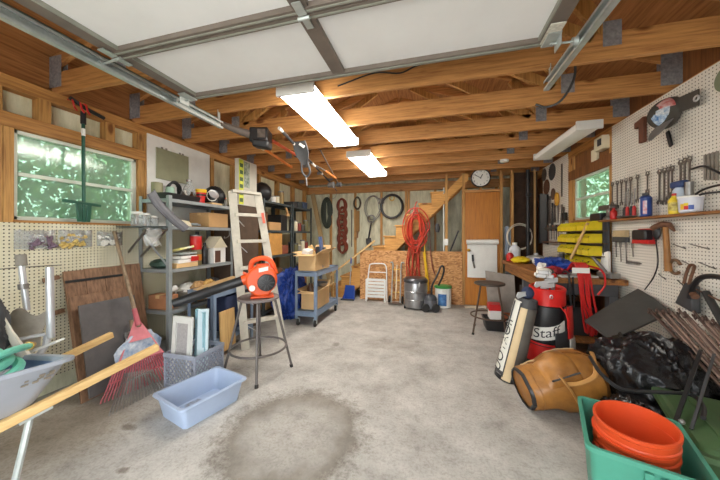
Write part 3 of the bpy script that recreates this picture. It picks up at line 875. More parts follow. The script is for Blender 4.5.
# ------------------------------------------------------------------ steel shelving by the left wall
def shelving(name, label, x0, x1, y0, y1, zs, ztop, mt, group=None, brace=True):
    t = T(name, label, 'shelving', ((x0 + x1) / 2, (y0 + y1) / 2, 0), group)
    for x, y, sx, sy in ((x0, y0, 1, 1), (x1, y0, -1, 1), (x0, y1, 1, -1), (x1, y1, -1, -1)):
        P(t, 'post', M().b2(x, x + sx * .036, y, y + sy * .003, 0, ztop).b2(x, x + sx * .003, y + sy * .003, y + sy * .036, 0, ztop), mt)
    for z in zs:
        m = M().b2(x0 + .004, x1 - .004, y0 + .004, y1 - .004, z - .004, z)
        m.b2(x0 + .004, x1 - .004, y0 + .004, y0 + .008, z - .034, z - .004).b2(x0 + .004, x1 - .004, y1 - .008, y1 - .004, z - .034, z - .004)
        m.b2(x0 + .004, x0 + .008, y0 + .008, y1 - .008, z - .034, z - .004).b2(x1 - .008, x1 - .004, y0 + .008, y1 - .008, z - .034, z - .004)
        P(t, 'shelf', m, mt)
    if brace:
        P(t, 'brace', M().bar((x1 - .01, y0 - .003, zs[1] - .03), (x0 + .02, y0 - .003, zs[2] + .12), .02, .003, (0, 1, 0)), DSTEEL)
        P(t, 'brace', M().bar((x0 + .01, y0 - .006, zs[1] - .03), (x1 - .02, y0 - .006, zs[2] + .05), .02, .003, (0, 1, 0)), mt)
    return t
shelving('steel_shelving', 'light grey steel shelving unit beside the left window, crowded with oddments', -2.875, -2.494, 2.136, 3.03, (1.63, 1.36, .93, .52, .12), 1.66, SHLF)
# side bracket shelf towards the window, with clear jars
bs = T('bracket_shelf', 'small wire bracket shelf sticking out beneath the left window corner', 'shelf', (-2.7, 2.03, 1.33))
P(bs, 'shelf_board', M().b2(-2.88, -2.50, 1.93, 2.128, 1.342, 1.352), SHLD)
P(bs, 'bracket', M().bar((-2.87, 2.03, 1.10), (-2.62, 2.03, 1.342), .02, .008, (0, 1, 0)), DSTEEL)
for (x, y, r, h, w) in ((-2.60, 1.985, .045, .12, 'nearest the window'), (-2.62, 2.08, .042, .10, 'next to the shelving post'), (-2.74, 2.02, .05, .14, 'tallest of the three')):
    t = T('clear_jar', 'clear plastic jar on the bracket shelf, ' + w, 'jar', (x, y, 1.352), 'clear jars on bracket shelf')
    P(t, 'jar_body', M().lathe([(r * .92, 0), (r, .01), (r, h * .8), (r * .85, h * .88)], Matrix.Translation((x, y, 1.352))), CLEAR)
    P(t, 'lid', M().lathe([(r * .9, h * .86), (r * .9, h), (r * .8, h * 1.02)], Matrix.Translation((x, y, 1.352))), PAPER)
bg = T('clear_bag', 'clear plastic bag hanging below the bracket shelf by the window', 'bag', (-2.56, 2.0, 1.16), 'clear bags hung on the left pegboard')
P(bg, 'film', M().grid(lambda u, v: (-2.53 + .03 * math.sin(PI * u) * v + .01 * math.sin(9 * v), 1.93 + .15 * u + .012 * math.sin(7 * v), 1.34 - .17 * v + .01 * math.sin(11 * u)), 10, 8, .0015), CLEAR)

Z1 = 1.632
bd = T('notched_board', 'grey green notched board fixed to the white wall board above the shelving', 'board', (-2.885, 2.52, 1.88))
P(bd, 'board', M().b2(-2.888, -2.876, 2.32, 2.725, 1.88, 2.215), mat('olive_board', (146, 146, 118), .7, var=.08), bev=.002)
for y in (2.38, 2.43, 2.60, 2.64):
    P(bd, 'hook', M().b2(-2.886, -2.88, y, y + .02, 2.215, 2.235), STEEL)
S('rubber_tray', 'long black rubber tray on the top shelf of the light grey shelving', 'tray', loft(M(), [rring(-2.60, 2.34, .16, .40, .03, Z1), rring(-2.60, 2.34, .20, .44, .03, Z1 + .055), rring(-2.60, 2.34, .18, .42, .03, Z1 + .055), rring(-2.60, 2.34, .15, .38, .03, Z1 + .012)]), BLACK)
can('olive tin with flat top, at the window end of the top shelf', -2.72, 2.20, Z1, .05, .17, mat('olive_tin', (150, 146, 112), .5), cat='tin', name='storage_tin')
S('wire_coil', 'black cable coil standing on the top shelf behind the rubber tray', 'cable', M().tube(spline(coil_pts((-2.80, 2.44, Z1 + .13), (0, 1, 0), (.2, 0, 1), .075, .085, 5, .012, (.006, 0, 0), 3, 10), 3), .011, 7), BLACK)
can('mint green tin on the top shelf beside the olive tin', -2.68, 2.31, Z1, .04, .14, mat('mint_tin', (164, 196, 176), .5), name='storage_tin', cat='tin')
t = T('glass_jug', 'tall clear glass jug in the middle of the top shelf', 'jug', (-2.76, 2.62, Z1))
P(t, 'jug_body', M().lathe([(.06, 0), (.075, .02), (.08, .13), (.05, .20), (.028, .235), (.03, .26)], Matrix.Translation((-2.76, 2.62, Z1))), CLEAR)
P(t, 'stopper', M().lathe([(.03, .255), (.03, .28), (.02, .285)], Matrix.Translation((-2.76, 2.62, Z1))), STEEL)
for i, (x, y, c, w) in enumerate(((-2.68, 2.47, DSTEEL, 'behind the rubber tray'), (-2.66, 2.56, mat('brown_glass', (92, 62, 40), .3), 'left of the red cup'), (-2.70, 2.51, PAPER, 'wedged between two dark ones'), (-2.64, 2.62, mat('amber_jar', (136, 100, 60), .3), 'touching the red cup'))):
    bottle('small ' + ('dark ' if i == 0 else 'brown ' if i == 1 else 'white ' if i == 2 else 'amber ') + 'bottle on the top shelf, ' + w, x, y, Z1, .025, .12 + .01 * i, c, c, name='small_bottle', group='small bottles on the top shelf')
t = T('plastic_cup', 'red tumbler with yellow rim at the front of the top shelf', 'cup', (-2.53, 2.56, Z1))
P(t, 'cup_body', M().lathe([(.036, 0), (.048, .10), (.05, .115)], Matrix.Translation((-2.53, 2.56, Z1))), RED)
P(t, 'rim', M().lathe([(.051, .112), (.055, .118), (.057, .148), (.05, .15), (.045, .14)], Matrix.Translation((-2.53, 2.56, Z1))), YELC)
P(t, 'dark_band', M().lathe([(.0485, .075), (.051, .092)], Matrix.Translation((-2.53, 2.56, Z1))), BLACK)
t = T('work_lamp', 'black and white work lamp on the top shelf right of the red cup', 'lamp', (-2.58, 2.78, Z1))
P(t, 'lamp_housing', M().box((-2.60, 2.78, Z1 + .075), (.10, .12, .15)), BLACK, bev=.015)
P(t, 'reflector', M().lathe([(.02, 0), (.055, .04), (.06, .045), (.05, .04)], frame((-2.55, 2.74, Z1 + .10), (0, .6, .3), z=(.8, -.6, .25))), ALU)
P(t, 'wire_guard', M().tube([(-2.53 + .06 * math.cos(a) * .4, 2.72 + .06 * math.cos(a) * .9, Z1 + .10 + .06 * math.sin(a)) for a in [k * PI / 6 for k in range(12)]], .005, 6, closed=True), PAPER)
P(t, 'base_block', M().box((-2.57, 2.78, Z1 + .01), (.12, .16, .02)), CARD2)
S('tool_bag', 'black slouched bag on the far end of the top shelf', 'bag', lump((-2.68, 2.92, Z1), (.13, .13, .135), 14, .05), BLACK)
bottle('tiny orange capped bottle at the ladder end of the top shelf', -2.52, 2.93, Z1, .02, .10, mat('grey_bottle', (120, 116, 106), .5), ORG, name='small_bottle')
# corrugated spout hanging off the shelf
def spout(u, v):
    c = spline([(-2.46, 1.93, 1.66), (-2.44, 1.98, 1.56), (-2.40, 2.09, 1.43), (-2.37, 2.21, 1.33)], 4)
    i = min(int(u * 11.99), 11); p = c[i].lerp(c[i + 1], u * 12 - i) if i + 1 < len(c) else c[-1]
    a = PI * (v - .5) * 1.15
    return p + V(.022 * math.cos(a) + .002 * math.cos(v * 40), .045 * math.sin(a) * .75, .045 * math.sin(a) * .65)
S('gutter_spout', 'grey ribbed gutter spout hooked over the window end of the shelving', 'pipe', M().grid(spout, 12, 20, .004), mat('spout_grey', (96, 96, 102), .4, var=.1))
# second shelf
Z2 = 1.362
carton('plain cardboard box on the second shelf, right end', -2.80, -2.52, 2.66, 2.97, Z2, Z2 + .17, CARD)
S('enamel_bowl', 'cream upturned bowl on the second shelf beside the gutter spout', 'bowl', M().lathe([(.075, 0), (.07, .03), (.045, .06), (.0, .068)], Matrix.Translation((-2.56, 2.36, Z2)), 18), CREAMP)
S('wire_coil', 'loose grey wire coil on the second shelf in front of the bowl', 'wire', M().tube(spline(coil_pts((-2.54, 2.49, Z2 + .012), (1, 0, 0), (0, 1, 0), .03, .06, 3, .008, (0, 0, .007), 6, 10), 3), .005, 6), SHLF)
# third shelf
Z3 = .932
S('plastic_bag', 'dark green plastic bag at the window end of the third shelf', 'bag', lump((-2.70, 2.22, Z3), (.12, .07, .05), 21, .12), mat('bag_green', (48, 72, 62), .4))
pk = T('paper_stack', 'stack of papers and packets on the third shelf', 'papers', (-2.58, 2.36, Z3))
for i, (w, d, h, c) in enumerate(((.2, .26, .05, CARD2), (.19, .25, .035, PAPER), (.18, .22, .03, PAPER), (.16, .22, .018, mat('packet_grey', (170, 178, 176), .5)))):
    P(pk, 'packet', M().box((-2.60 + .006 * i, 2.36 + .005 * i, Z3 + .025 + .04 * i), (w, d, h), (0, 0, .05 * i)), c, bev=.003)
S('plastic_sack', 'yellow and white packet lying on top of the paper stack', 'bag', M().box((-2.59, 2.36, Z3 + .19), (.16, .2, .025), (.12, -.2, .1)), mat('packet_yellow', (232, 220, 90), .45, c2=(236, 236, 226), scale=14), bev=.008)
S('label_packet', 'red label packet leaning on the paper stack', 'packet', M().box((-2.49 + .0, 2.44, Z3 + .085), (.008, .10, .05), (0, .1, .1)), RED)
can('red paint tin standing above a brown can on the third shelf', -2.60, 2.56, Z3 + .175, .06, .15, RED, STEEL, name='paint_tin', cat='tin', band=None)
can('brown can with orange band under the red paint tin', -2.60, 2.56, Z3, .058, .172, mat('can_brown', (112, 104, 72), .5), None, name='paint_tin', cat='tin', band=mat('can_orange', (196, 120, 40), .5))
S('black_pipe', 'black rod leaning behind the red paint tin', 'rod', M().cyl((-2.66, 2.63, Z3), (-2.68, 2.655, Z2 - .05), .02), BLACK)
bottle('dark bottle with a slim neck beside the red paint tin', -2.58, 2.66, Z3, .035, .25, BLACK, BLACK, name='oil_bottle')
bh = T('bird_house', 'white house-shaped box with dark doorway on the third shelf', 'birdhouse', (-2.60, 2.83, Z3))
P(bh, 'walls', M().b2(-2.68, -2.52, 2.74, 2.93, Z3, Z3 + .19), PAPER, bev=.004)
P(bh, 'roof', M().prism([(2.72, Z3 + .185), (2.95, Z3 + .185), (2.84, Z3 + .32)], .18, frame((-2.69, 0, 0), (0, 1, 0), y=(0, 0, 1))), CREAMP)
P(bh, 'doorway', M().b2(-2.523, -2.516, 2.755, 2.84, Z3 + .01, Z3 + .15), mat('doorway_brown', (92, 58, 44), .6))
S('steel_hook', 'grey steel hook hanging by the ladder above the third shelf', 'hook', M().tube(spline([(-2.50, 2.97, 1.32), (-2.47, 2.93, 1.26), (-2.49, 2.88, 1.23), (-2.53, 2.92, 1.25)], 5), .007, 6), STEEL)
# fourth shelf
Z4 = .522
carton('open brown carton on the fourth shelf behind the front post', -2.80, -2.56, 2.17, 2.30, Z4, Z4 + .14, mat('carton_rust', (180, 124, 86), .8), 0)
S('paper_roll', 'white paper roll sticking out of the brown carton', 'paper', M().cyl((-2.64, 2.24, Z4 + .165), (-2.60, 2.32, Z4 + .20), .03), PAPER)
S('wire_basket', 'grey wire basket of bits on the fourth shelf', 'basket', loft(M(), [rring(-2.60, 2.43, .12, .10, .02, Z4), rring(-2.60, 2.43, .15, .12, .02, Z4 + .14), rring(-2.60, 2.43, .13, .1, .02, Z4 + .14), rring(-2.60, 2.43, .1, .08, .02, Z4 + .02)]), GREYC)
gl = T('work_glove', 'pair of yellow and brown work gloves heaped on the fourth shelf', 'gloves', (-2.60, 2.68, Z4))
for i, (x, y, a, c) in enumerate(((-2.60, 2.60, .2, CARD), (-2.58, 2.72, -.4, mat('glove_yellow', (214, 170, 98), .8)))):
    P(gl, 'glove', lump((x, y, Z4 + .14 * 0), (.09, .10, .12), 30 + i, .12), c)
    for k in range(3):
        P(gl, 'finger', M().tube([(x + .02 * k, y - .05, Z4 + .17), (x + .05, y - .10 + .02 * k, Z4 + .20), (x + .07, y - .12 + .03 * k, Z4 + .17)], [.022, .02, .012], 7), c)
S('plastic_bag', 'white plastic bag behind the work gloves', 'bag', lump((-2.72, 2.56, Z4), (.10, .13, .11), 33, .1), PAPER)
S('plastic_bag', 'dark plastic bag at the right end of the fourth shelf', 'bag', lump((-2.66, 2.87, Z4), (.11, .11, .12), 35, .1), CHAR)
S('blue_bottle', 'small blue bottle at the right end of the fourth shelf', 'bottle', M().lathe([(.03, 0), (.034, .01), (.034, .09), (.014, .12), (.014, .14)], Matrix.Translation((-2.52, 2.93, Z4))), BLU)

# ------------------------------------------------------------------ blue-grey cart in front of the shelving
def cart(name, label, x0, x1, y0, y1, ztop, zbot, cast, lip=.06):
    t = T(name, label, 'cart', ((x0 + x1) / 2, (y0 + y1) / 2, 0))
    for nm, z in (('top_deck', ztop), ('lower_deck', zbot)):
        m = M().b2(x0, x1, y0, y1, z - .008, z)
        m.b2(x0, x1, y0, y0 + .004, z - lip, z + .012).b2(x0, x1, y1 - .004, y1, z - lip, z + .012)
        m.b2(x0, x0 + .004, y0, y1, z - lip, z + .012).b2(x1 - .004, x1, y0, y1, z - lip, z + .012)
        P(t, nm, m, BLUG)
    for x, y, sx, sy in ((x0, y0, 1, 1), (x1, y0, -1, 1), (x0, y1, 1, -1), (x1, y1, -1, -1)):
        P(t, 'post', M().b2(x, x + sx * .036, y - sy * .002, y + sy * .004, .10 if cast else 0, ztop + .01).b2(x - sx * .002, x + sx * .004, y, y + sy * .036, .10 if cast else 0, ztop + .01), BLUG)
        if cast:
            cx, cy = x + sx * .03, y + sy * .03
            w = P(t, 'caster', M().lathe([(.012, -.016), (.045, -.016), (.05, -.006), (.05, .006), (.045, .016), (.012, .016)], frame((cx, cy, .05), (0, 0, 1), z=(1, .2, 0)), 18), RUBB)
            P(w, 'caster_fork', M().box((cx, cy, .10), (.05, .04, .012)).box((cx - .024, cy, .075), (.004, .03, .06)).box((cx + .024, cy, .075), (.004, .03, .06)), GALV)
    return t
cart('utility_cart', 'blue grey steel cart behind the milk crate and stool', -2.46, -2.14, 2.32, 2.95, .69, .20, False)
S('flat_cardboard', 'flattened tan cardboard lying on the blue grey cart behind the stool', 'cardboard', M().box((-2.30, 2.62, .715), (.28, .55, .014), (.06, 0, .1)).box((-2.28, 2.66, .735), (.24, .45, .012), (.1, .05, -.05)), CARD2)
S('pine_board', 'knotty pine board standing on the lower deck of the cart behind the stool', 'board', M().slab([(-2.12, 2.62, .05), (-2.12, 2.40, .05), (-2.135, 2.40, .47), (-2.135, 2.62, .47)], .016), PINEZ, bev=.003)
S('storage_bin', 'navy ribbed bin on the lower deck of the cart behind the stool', 'bin', loft(M(), [rring(-2.30, 2.72, .24, .34, .03, .212), rring(-2.30, 2.72, .28, .38, .03, .60), rring(-2.30, 2.72, .25, .35, .03, .60), rring(-2.30, 2.72, .22, .32, .03, .23)]), NAVY)

# milk crate with panels standing in it
mk = T('milk_crate', 'grey blue lattice milk crate with white and blue panels standing in it', 'crate', (-2.02, 1.96, 0))
cx0, cx1, cy0, cy1, cz = -2.185, -1.865, 1.825, 2.145, .285
P(mk, 'crate_floor', M().b2(cx0, cx1, cy0, cy1, .01, .02), CRAT)
for z0, z1, e in ((0, .03, 0), (cz - .035, cz, .004)):
    m = M().b2(cx0 - e, cx1 + e, cy0 - e, cy0 + .008, z0, z1).b2(cx0 - e, cx1 + e, cy1 - .008, cy1 + e, z0, z1)
    m.b2(cx0 - e, cx0 + .008, cy0, cy1, z0, z1).b2(cx1 - .008, cx1 + e, cy0, cy1, z0, z1)
    P(mk, 'crate_rim', m, CRAT, bev=.002)
for x in (cx0, cx1 - .016):
    for y in (cy0, cy1 - .016): P(mk, 'corner_post', M().b2(x, x + .016, y, y + .016, 0, cz), CRAT)
def lattice(a, b):
    a, b = V(a), V(b); m = M(); d = b - a; L = d.length; H = cz - .06
    n = 8; u = d / L
    for i in range(-4, n):
        for sg in (1, -1):
            p0 = i / n * L; p1 = p0 + H * .8
            q0, q1 = max(0, p0), min(L, p1)
            if q1 - q0 < .01: continue
            z = lambda q: .03 + ((q - p0) / .8 if sg > 0 else H - (q - p0) / .8)
            m.bar(a + u * q0 + V(0, 0, z(q0)), a + u * q1 + V(0, 0, z(q1)), .006, .008, (0, 0, 1))
    return m
for a, b in (((cx0, cy0 + .004, 0), (cx1, cy0 + .004, 0)), ((cx1 - .004, cy0, 0), (cx1 - .004, cy1, 0)), ((cx0, cy1 - .004, 0), (cx1, cy1 - .004, 0)), ((cx0 + .004, cy0, 0), (cx0 + .004, cy1, 0))):
    P(mk, 'lattice_side', lattice(a, b), CRAT)
wp = T('vent_panel', 'white framed vent panel with grey mesh standing in the milk crate', 'panel', (-2.06, 1.88, .021))
pb, ptp = [(-2.165, 1.868, .022), (-1.965, 1.868, .022)], [(-2.165, 1.905, .575), (-1.965, 1.905, .575)]
def onp(u, v, e=0):
    p = V(pb[0]).lerp(V(pb[1]), u); q = V(ptp[0]).lerp(V(ptp[1]), u); r = p.lerp(q, v); return r + V(0, -e, 0)
P(wp, 'mesh_panel', M().slab([onp(.05, .02), onp(.95, .02), onp(.95, .98), onp(.05, .98)], -.012), mat('mesh_grey', (176, 172, 172), .6, var=.12, scale=60))
m = M()
for (u0, u1, v0, v1) in ((0, .2, 0, 1), (.82, 1, 0, 1), (.2, .82, .9, 1), (.2, .82, 0, .08)):
    m.slab([onp(u0, v0, .012), onp(u1, v0, .012), onp(u1, v1, .012), onp(u0, v1, .012)], -.024)
P(wp, 'frame', m, WHT, bev=.002)
S('storage_tray', 'light blue shallow tray standing on edge in the milk crate', 'tray', M().slab([(-2.06, 2.00, .03), (-1.905, 1.96, .03), (-1.925, 1.985, .60), (-2.06, 2.03, .61)], -.02).tube([(-2.055, 2.025, .30), (-2.055, 2.03, .60), (-1.93, 1.98, .595), (-1.925, 1.975, .3)], .012, 7), LBLU)
S('slat_board', 'pale blue white slat standing in the milk crate beside the tray', 'board', M().slab([(-1.965, 1.93, .03), (-1.885, 1.975, .03), (-1.905, 2.01, .625), (-1.975, 1.965, .625)], -.022), mat('slat_paint', (196, 214, 220), .5, var=.08), bev=.003)

# pale blue tub
c0 = (-1.655, 1.685, 0)
def tubring(w, d, z): return rring(c0[0], c0[1], w, d, .03, z)
tb = T('plastic_tub', 'pale blue rectangular plastic tub on the floor in front of the milk crate', 'tub', c0)
m = loft(M(), [tubring(.30, .40, .0), tubring(.35, .455, .145), tubring(.385, .49, .145), tubring(.392, .497, .15), tubring(.388, .493, .16), tubring(.35, .455, .16), tubring(.34, .445, .148), tubring(.29, .39, .008)])
P(tb, 'tub_body', rot_about(m, c0, -.27), TUBB)
P(tb, 'dirt_patch', rot_about(M().grid(lambda u, v: (c0[0] - .12 + .22 * u, c0[1] - .17 + .2 * v + .02 * math.sin(9 * u), .0095), 6, 6, .001), c0, -.27), mat('tub_dirt', (132, 130, 134), .8, c2=(166, 188, 222), scale=22))

# ------------------------------------------------------------------ stool with leaf blower
def stool(name, label, cx, cy, h, r, spread, a0, seatm, legm, ring_z, group=None):
    t = T(name, label, 'stool', (cx, cy, 0), group)
    P(t, 'seat', M().lathe([(r * .9, h - .03), (r, h - .022), (r, h - .004), (r * .96, h), (r * .8, h - .003), (0, h - .003)], Matrix.Translation((cx, cy, 0)), 32), seatm)
    for k in range(4):
        a = math.radians(a0 + 90 * k)
        top = V(cx + math.cos(a) * r * .78, cy + math.sin(a) * r * .78, h - .028); bt = V(cx + math.cos(a) * spread, cy + math.sin(a) * spread, 0)
        l = P(t, 'leg', M().cyl(top, bt + V(0, 0, .01), .012, .011), legm)
        P(l, 'foot_cap', M().cyl(bt, bt + (top - bt) * .04, .0155), RUBB)
    f = 1 - ring_z / h
    rr = (r * .78) + (spread - r * .78) * f
    P(t, 'foot_ring', M().tube([(cx + rr * math.cos(k * PI / 16), cy + rr * math.sin(k * PI / 16), ring_z) for k in range(32)], .010, 8, closed=True), legm)
    return t
stool('work_stool', 'round grey metal stool carrying the orange leaf blower', -1.58, 2.26, .70, .185, .30, -58, mat('seat_grey', (116, 106, 104), .6, var=.2), mat('stool_leg', (104, 98, 96), .45, .4), .23)
bl = T('leaf_blower', 'orange leaf blower with a long black tube resting on the stool', 'leaf blower', (-1.56, 2.24, .70))
n_ = V(.57, -.82, .0).normalized(); rt = V(.82, .57, 0).normalized(); bc = V(-1.535, 2.252, .86)
fr = frame(bc, rt, z=n_)
def volute(rad, z0, z1, top):   # spiral housing outline
    pts = []
    for k in range(28):
        a = 2 * PI * k / 28
        rr = rad * (1 + .16 * ((k + 4) % 28) / 28)
        x, y = rr * math.cos(a), rr * math.sin(a)
        pts.append((x, max(y, -.142)))
    return pts
P(bl, 'housing', M().prism(volute(.128, 0, 0, 0), .15, frame(bc - n_ * .07, rt, z=n_)), ORG, bev=.018)
P(bl, 'foot', M().box(bc + V(0, 0, -.15), (.2, .16, .02), (0, 0, .61)), ORG, bev=.006)
fc = P(bl, 'fan_cover', M().lathe([(.078, 0), (.075, .016), (.05, .022), (.02, .024), (0, .024)], frame(bc + n_ * .08 + rt * .035 + V(0, 0, -.02), rt, z=n_), 24), BLACK)
m = M()
for k in range(10):
    a = 2 * PI * k / 10; o = bc + n_ * .1045 + rt * .035 + V(0, 0, -.02)
    m.bar(o + rt * .02 * math.cos(a) + V(0, 0, .02 * math.sin(a)), o + rt * .066 * math.cos(a) + V(0, 0, .066 * math.sin(a)), .008, .006, n_)
P(fc, 'grille', m, CHAR)
P(bl, 'handle', M().tube(spline([bc + rt * -.10 + V(0, 0, .08), bc + rt * -.085 + V(0, 0, .165), bc + rt * 0 + V(0, 0, .195), bc + rt * .075 + V(0, 0, .165), bc + rt * .12 + V(0, 0, .05)], 6), .024, 10), ORG)
P(bl, 'trigger_guard', M().bar(bc + rt * -.05 + V(0, 0, .12), bc + rt * .06 + V(0, 0, .125), .03, .05, (0, 0, 1)), ORG, bev=.008)
P(bl, 'white_badge', M().slab([bc + n_ * .083 + rt * -.03 + V(0, 0, .075), bc + n_ * .083 + rt * .05 + V(0, 0, .09), bc + n_ * .083 + rt * .05 + V(0, 0, .125), bc + n_ * .083 + rt * -.03 + V(0, 0, .11)], -.004), PAPER, label='white badge')
P(bl, 'fuel_cap', M().cyl(bc + n_ * .08 + rt * -.085 + V(0, 0, -.06), bc + n_ * .11 + rt * -.085 + V(0, 0, -.06), .026), PAPER, label='white fuel cap')
tb0 = bc + rt * -.10 + V(0, 0, .02); tb1 = V(-2.09, 1.83, .70)
P(bl, 'nozzle_collar', M().cyl(tb0 + (tb0 - tb1).normalized() * .03, tb0.lerp(tb1, .12), .055, .045, 16), ORG)
P(bl, 'tube', M().tube([tb0, tb0.lerp(tb1, .3), tb0.lerp(tb1, .55), tb0.lerp(tb1, .56), tb1], [.043, .041, .040, .044, .036], 16), BLACK)
# two stub fins on the left side of the housing
for dz in (.05, .02):
    P(bl, 'fin', M().bar(bc + rt * -.12 + V(0, 0, dz), bc + rt * -.165 + V(0, 0, dz + .02), .05, .016, (0, 0, 1)), ORG, bev=.004)

# ------------------------------------------------------------------ step ladder, tall carton
ld = T('step_ladder', 'chalky white folded step ladder standing behind the stool', 'ladder', (-1.9, 2.8, 0))
LT, RT = V(-2.175, 2.63, 1.76), V(-2.04, 2.90, 1.76); LB, RB = V(-2.02, 2.655, 0), V(-1.735, 2.96, 0)
out = V(.8, -.6, 0)
for a, b in ((LT, LB), (RT, RB)):
    P(ld, 'rail', M().bar(a, b, .03, .085, V(.82, .57, 0)), LADW, bev=.003)
for z in (.30, .60, .90, 1.20, 1.50):
    f = 1 - z / 1.76
    a, b = LT.lerp(LB, f), RT.lerp(RB, f)
    P(ld, 'tread', M().bar(a, b, .075, .035, (0, 0, 1)), LADW)
    P(ld, 'tread_brace', M().bar(a + V(0, 0, -.012), a.lerp(b, .4) + V(0, 0, -.13) + V(-.02, 0, 0), .012, .006), ALU)
P(ld, 'top_cap', M().bar(LT + (LT - RT) * .05, RT + (RT - LT) * .05, .10, .03, (0, 0, 1)), LADW, bev=.003)
for a, b in ((LT, LB), (RT, RB)):
    q = V(-.055, .05, -.02)
    P(ld, 'rear_leg', M().bar(a + q, b + q + V(-.0, .03, .05), .03, .022), LADW)
P(ld, 'red_sticker', M().bar(RT.lerp(RB, .13) + V(.042, -.032, 0), RT.lerp(RB, .2) + V(.042, -.032, 0), .03, .003, V(.8, -.6, 0)), mat('sticker_red', (206, 96, 78), .5))
S('filler', 'added dark locker behind the ladder, under the printed carton', 'filler', M().b2(-2.80, -2.42, 3.04, 3.46, 0, 1.66), mat('filler_brown', (84, 66, 52), .7, var=.2), bev=.004)  # added block, holds up the carton and darkens the gap behind the ladder
tc = T('tall_carton', 'white carton with lime and dark green print on the locker behind the ladder', 'box', (-2.44, 3.27, 1.662))
P(tc, 'carton_body', M().b2(-2.48, -2.42, 3.045, 3.42, 1.662, 2.26), mat('carton_white', (206, 202, 190), .7, var=.06), bev=.003)
P(tc, 'lime_strip', M().b2(-2.422, -2.416, 3.05, 3.135, 1.67, 2.25), LIME, label='lime green printed strip')
P(tc, 'green_panel', M().b2(-2.422, -2.416, 3.145, 3.26, 1.90, 2.24), mat('print_green', (60, 86, 66), .5, c2=(196, 204, 190), scale=16), label='dark green printed panel')
for k in range(6): P(tc, 'dark_print', M().b2(-2.417, -2.4145, 3.062, 3.122, 1.70 + .09 * k, 1.75 + .09 * k), mat('print_dark', (70, 96, 54), .5))
# ------------------------------------------------------------------ dark shelving further back on the left wall
shelving('steel_shelving', 'dark grey steel shelving unit behind the step ladder', -2.875, -2.47, 3.66, 4.52, (1.80, 1.345, .94, .5, .1), 1.83, SHLD, 'dark shelving units on the left wall', False)
shelving('steel_shelving', 'dark grey steel shelving unit nearest the back wall', -2.875, -2.47, 4.56, 5.36, (1.80, 1.345, .94, .5, .1), 1.83, SHLD, 'dark shelving units on the left wall', False)
A1, A2, A3, A4 = 1.802, 1.347, .942, .502
S('backpack', 'black backpack on top of the dark shelving behind the ladder', 'backpack', lump((-2.62, 3.84, A1), (.14, .15, .16), 41, .04), BLACK)
for i, (x, y, r, h, c, w) in enumerate(((-2.58, 4.08, .05, .10, PAPER, 'right of the black backpack'), (-2.60, 4.22, .05, .12, CREAMP, 'beyond the first pale one'), (-2.62, 4.40, .05, .22, mat('tin_tan', (168, 140, 90), .5), 'tallest, at the far end'))):
    can('pale can on top of the dark shelving, ' + w, x, y, A1, r, h, c, STEEL, name='paint_tin', cat='tin')
for i, (y, c, w) in enumerate(((4.66, CHAR, 'nearest the tall pale can'), (4.86, SHLD, 'in the middle'), (5.08, mat('dusk_blue', (70, 84, 110), .6), 'bluish one near the back wall'))):
    carton('dark storage case on top of the farther dark shelving, ' + w, -2.80, -2.52, y, y + .17, A1, A1 + .09 + .02 * i, c, tape=False, name='storage_case', cat='case')
carton('low tan cardboard box on the second shelf behind the ladder', -2.80, -2.50, 3.86, 4.20, A2, A2 + .13, CARD)
carton('dark brown box beside the low tan box behind the ladder', -2.80, -2.52, 3.68, 3.84, A2, A2 + .28, mat('box_brown', (104, 72, 46), .8), tape=False)
carton('black equipment case at the far end of the nearer dark unit', -2.82, -2.52, 4.24, 4.44, A2, A2 + .27, BLACK, tape=False, name='storage_case', cat='case')
S('hand_brush', 'tan handled brush hanging above the black equipment case', 'brush', M().cyl((-2.50, 4.36, A2 + .40), (-2.49, 4.40, A2 + .30), .018).box((-2.49, 4.41, A2 + .28), (.03, .07, .05)), CARD)
carton('tall tan cardboard box on the third shelf behind the ladder', -2.82, -2.50, 3.86, 4.24, A3, A3 + .36, mat('tan_card', (206, 150, 78), .8))
carton('reddish low box on the third shelf next to the tall tan box', -2.80, -2.52, 4.28, 4.48, A3, A3 + .15, mat('box_red', (140, 76, 56), .8), tape=False)
rn = random.Random(9)
JC = [mat('jar_steel', (150, 146, 136), .4), mat('jar_dark', (70, 64, 56), .5), CREAMP, mat('jar_olive', (110, 106, 70), .5), mat('jar_red', (142, 60, 48), .5)]
JN = ['steel', 'dark', 'cream', 'olive', 'red']
k = 0
for row, (z, lbl) in enumerate(((A2, 'second dark shelf'), (A3, 'third dark shelf'), (A4, 'fourth dark shelf'))):
    for col in range(5):
        c = (k * 2 + row) % 5; k += 1
        can('%s tin, %s from left, on the %s nearest the back wall' % (JN[c], ('first', 'second', 'third', 'fourth', 'last')[col], lbl), -2.56, 4.66 + .15 * col, z, .045 + .008 * (c % 2), .12 + .03 * ((k * 7) % 4), JC[c], STEEL if c != 0 else CREAMP, name='paint_tin', cat='tin', group='tins on the back shelving unit')
for i, (y, c, w) in enumerate(((3.70, CARD, 'left end'), (4.05, mat('box_brown', (104, 72, 46), .8), 'middle'), (4.30, CHAR, 'right end'))):
    carton('cardboard box on the fourth shelf of the nearer dark unit, ' + w, -2.80, -2.52, y, y + .22, A4, A4 + .25 - .04 * i, c, tape=False, group='boxes low on the dark shelving')
carton('brown box on the lowest shelf of the nearer dark unit', -2.82, -2.52, 3.8, 4.3, .102, .36, CARD, tape=False)
S('leaning_plank', 'weathered plank leaning against the back wall in the left corner', 'plank', M().bar((-2.72, 5.95, 2.22), (-2.16, 5.72, .02), .10, .03, (0, 1, 0)), mat('plank_weathered', (172, 146, 104), .7, var=.2, scale=6, stretch=(1, 1, .3)))

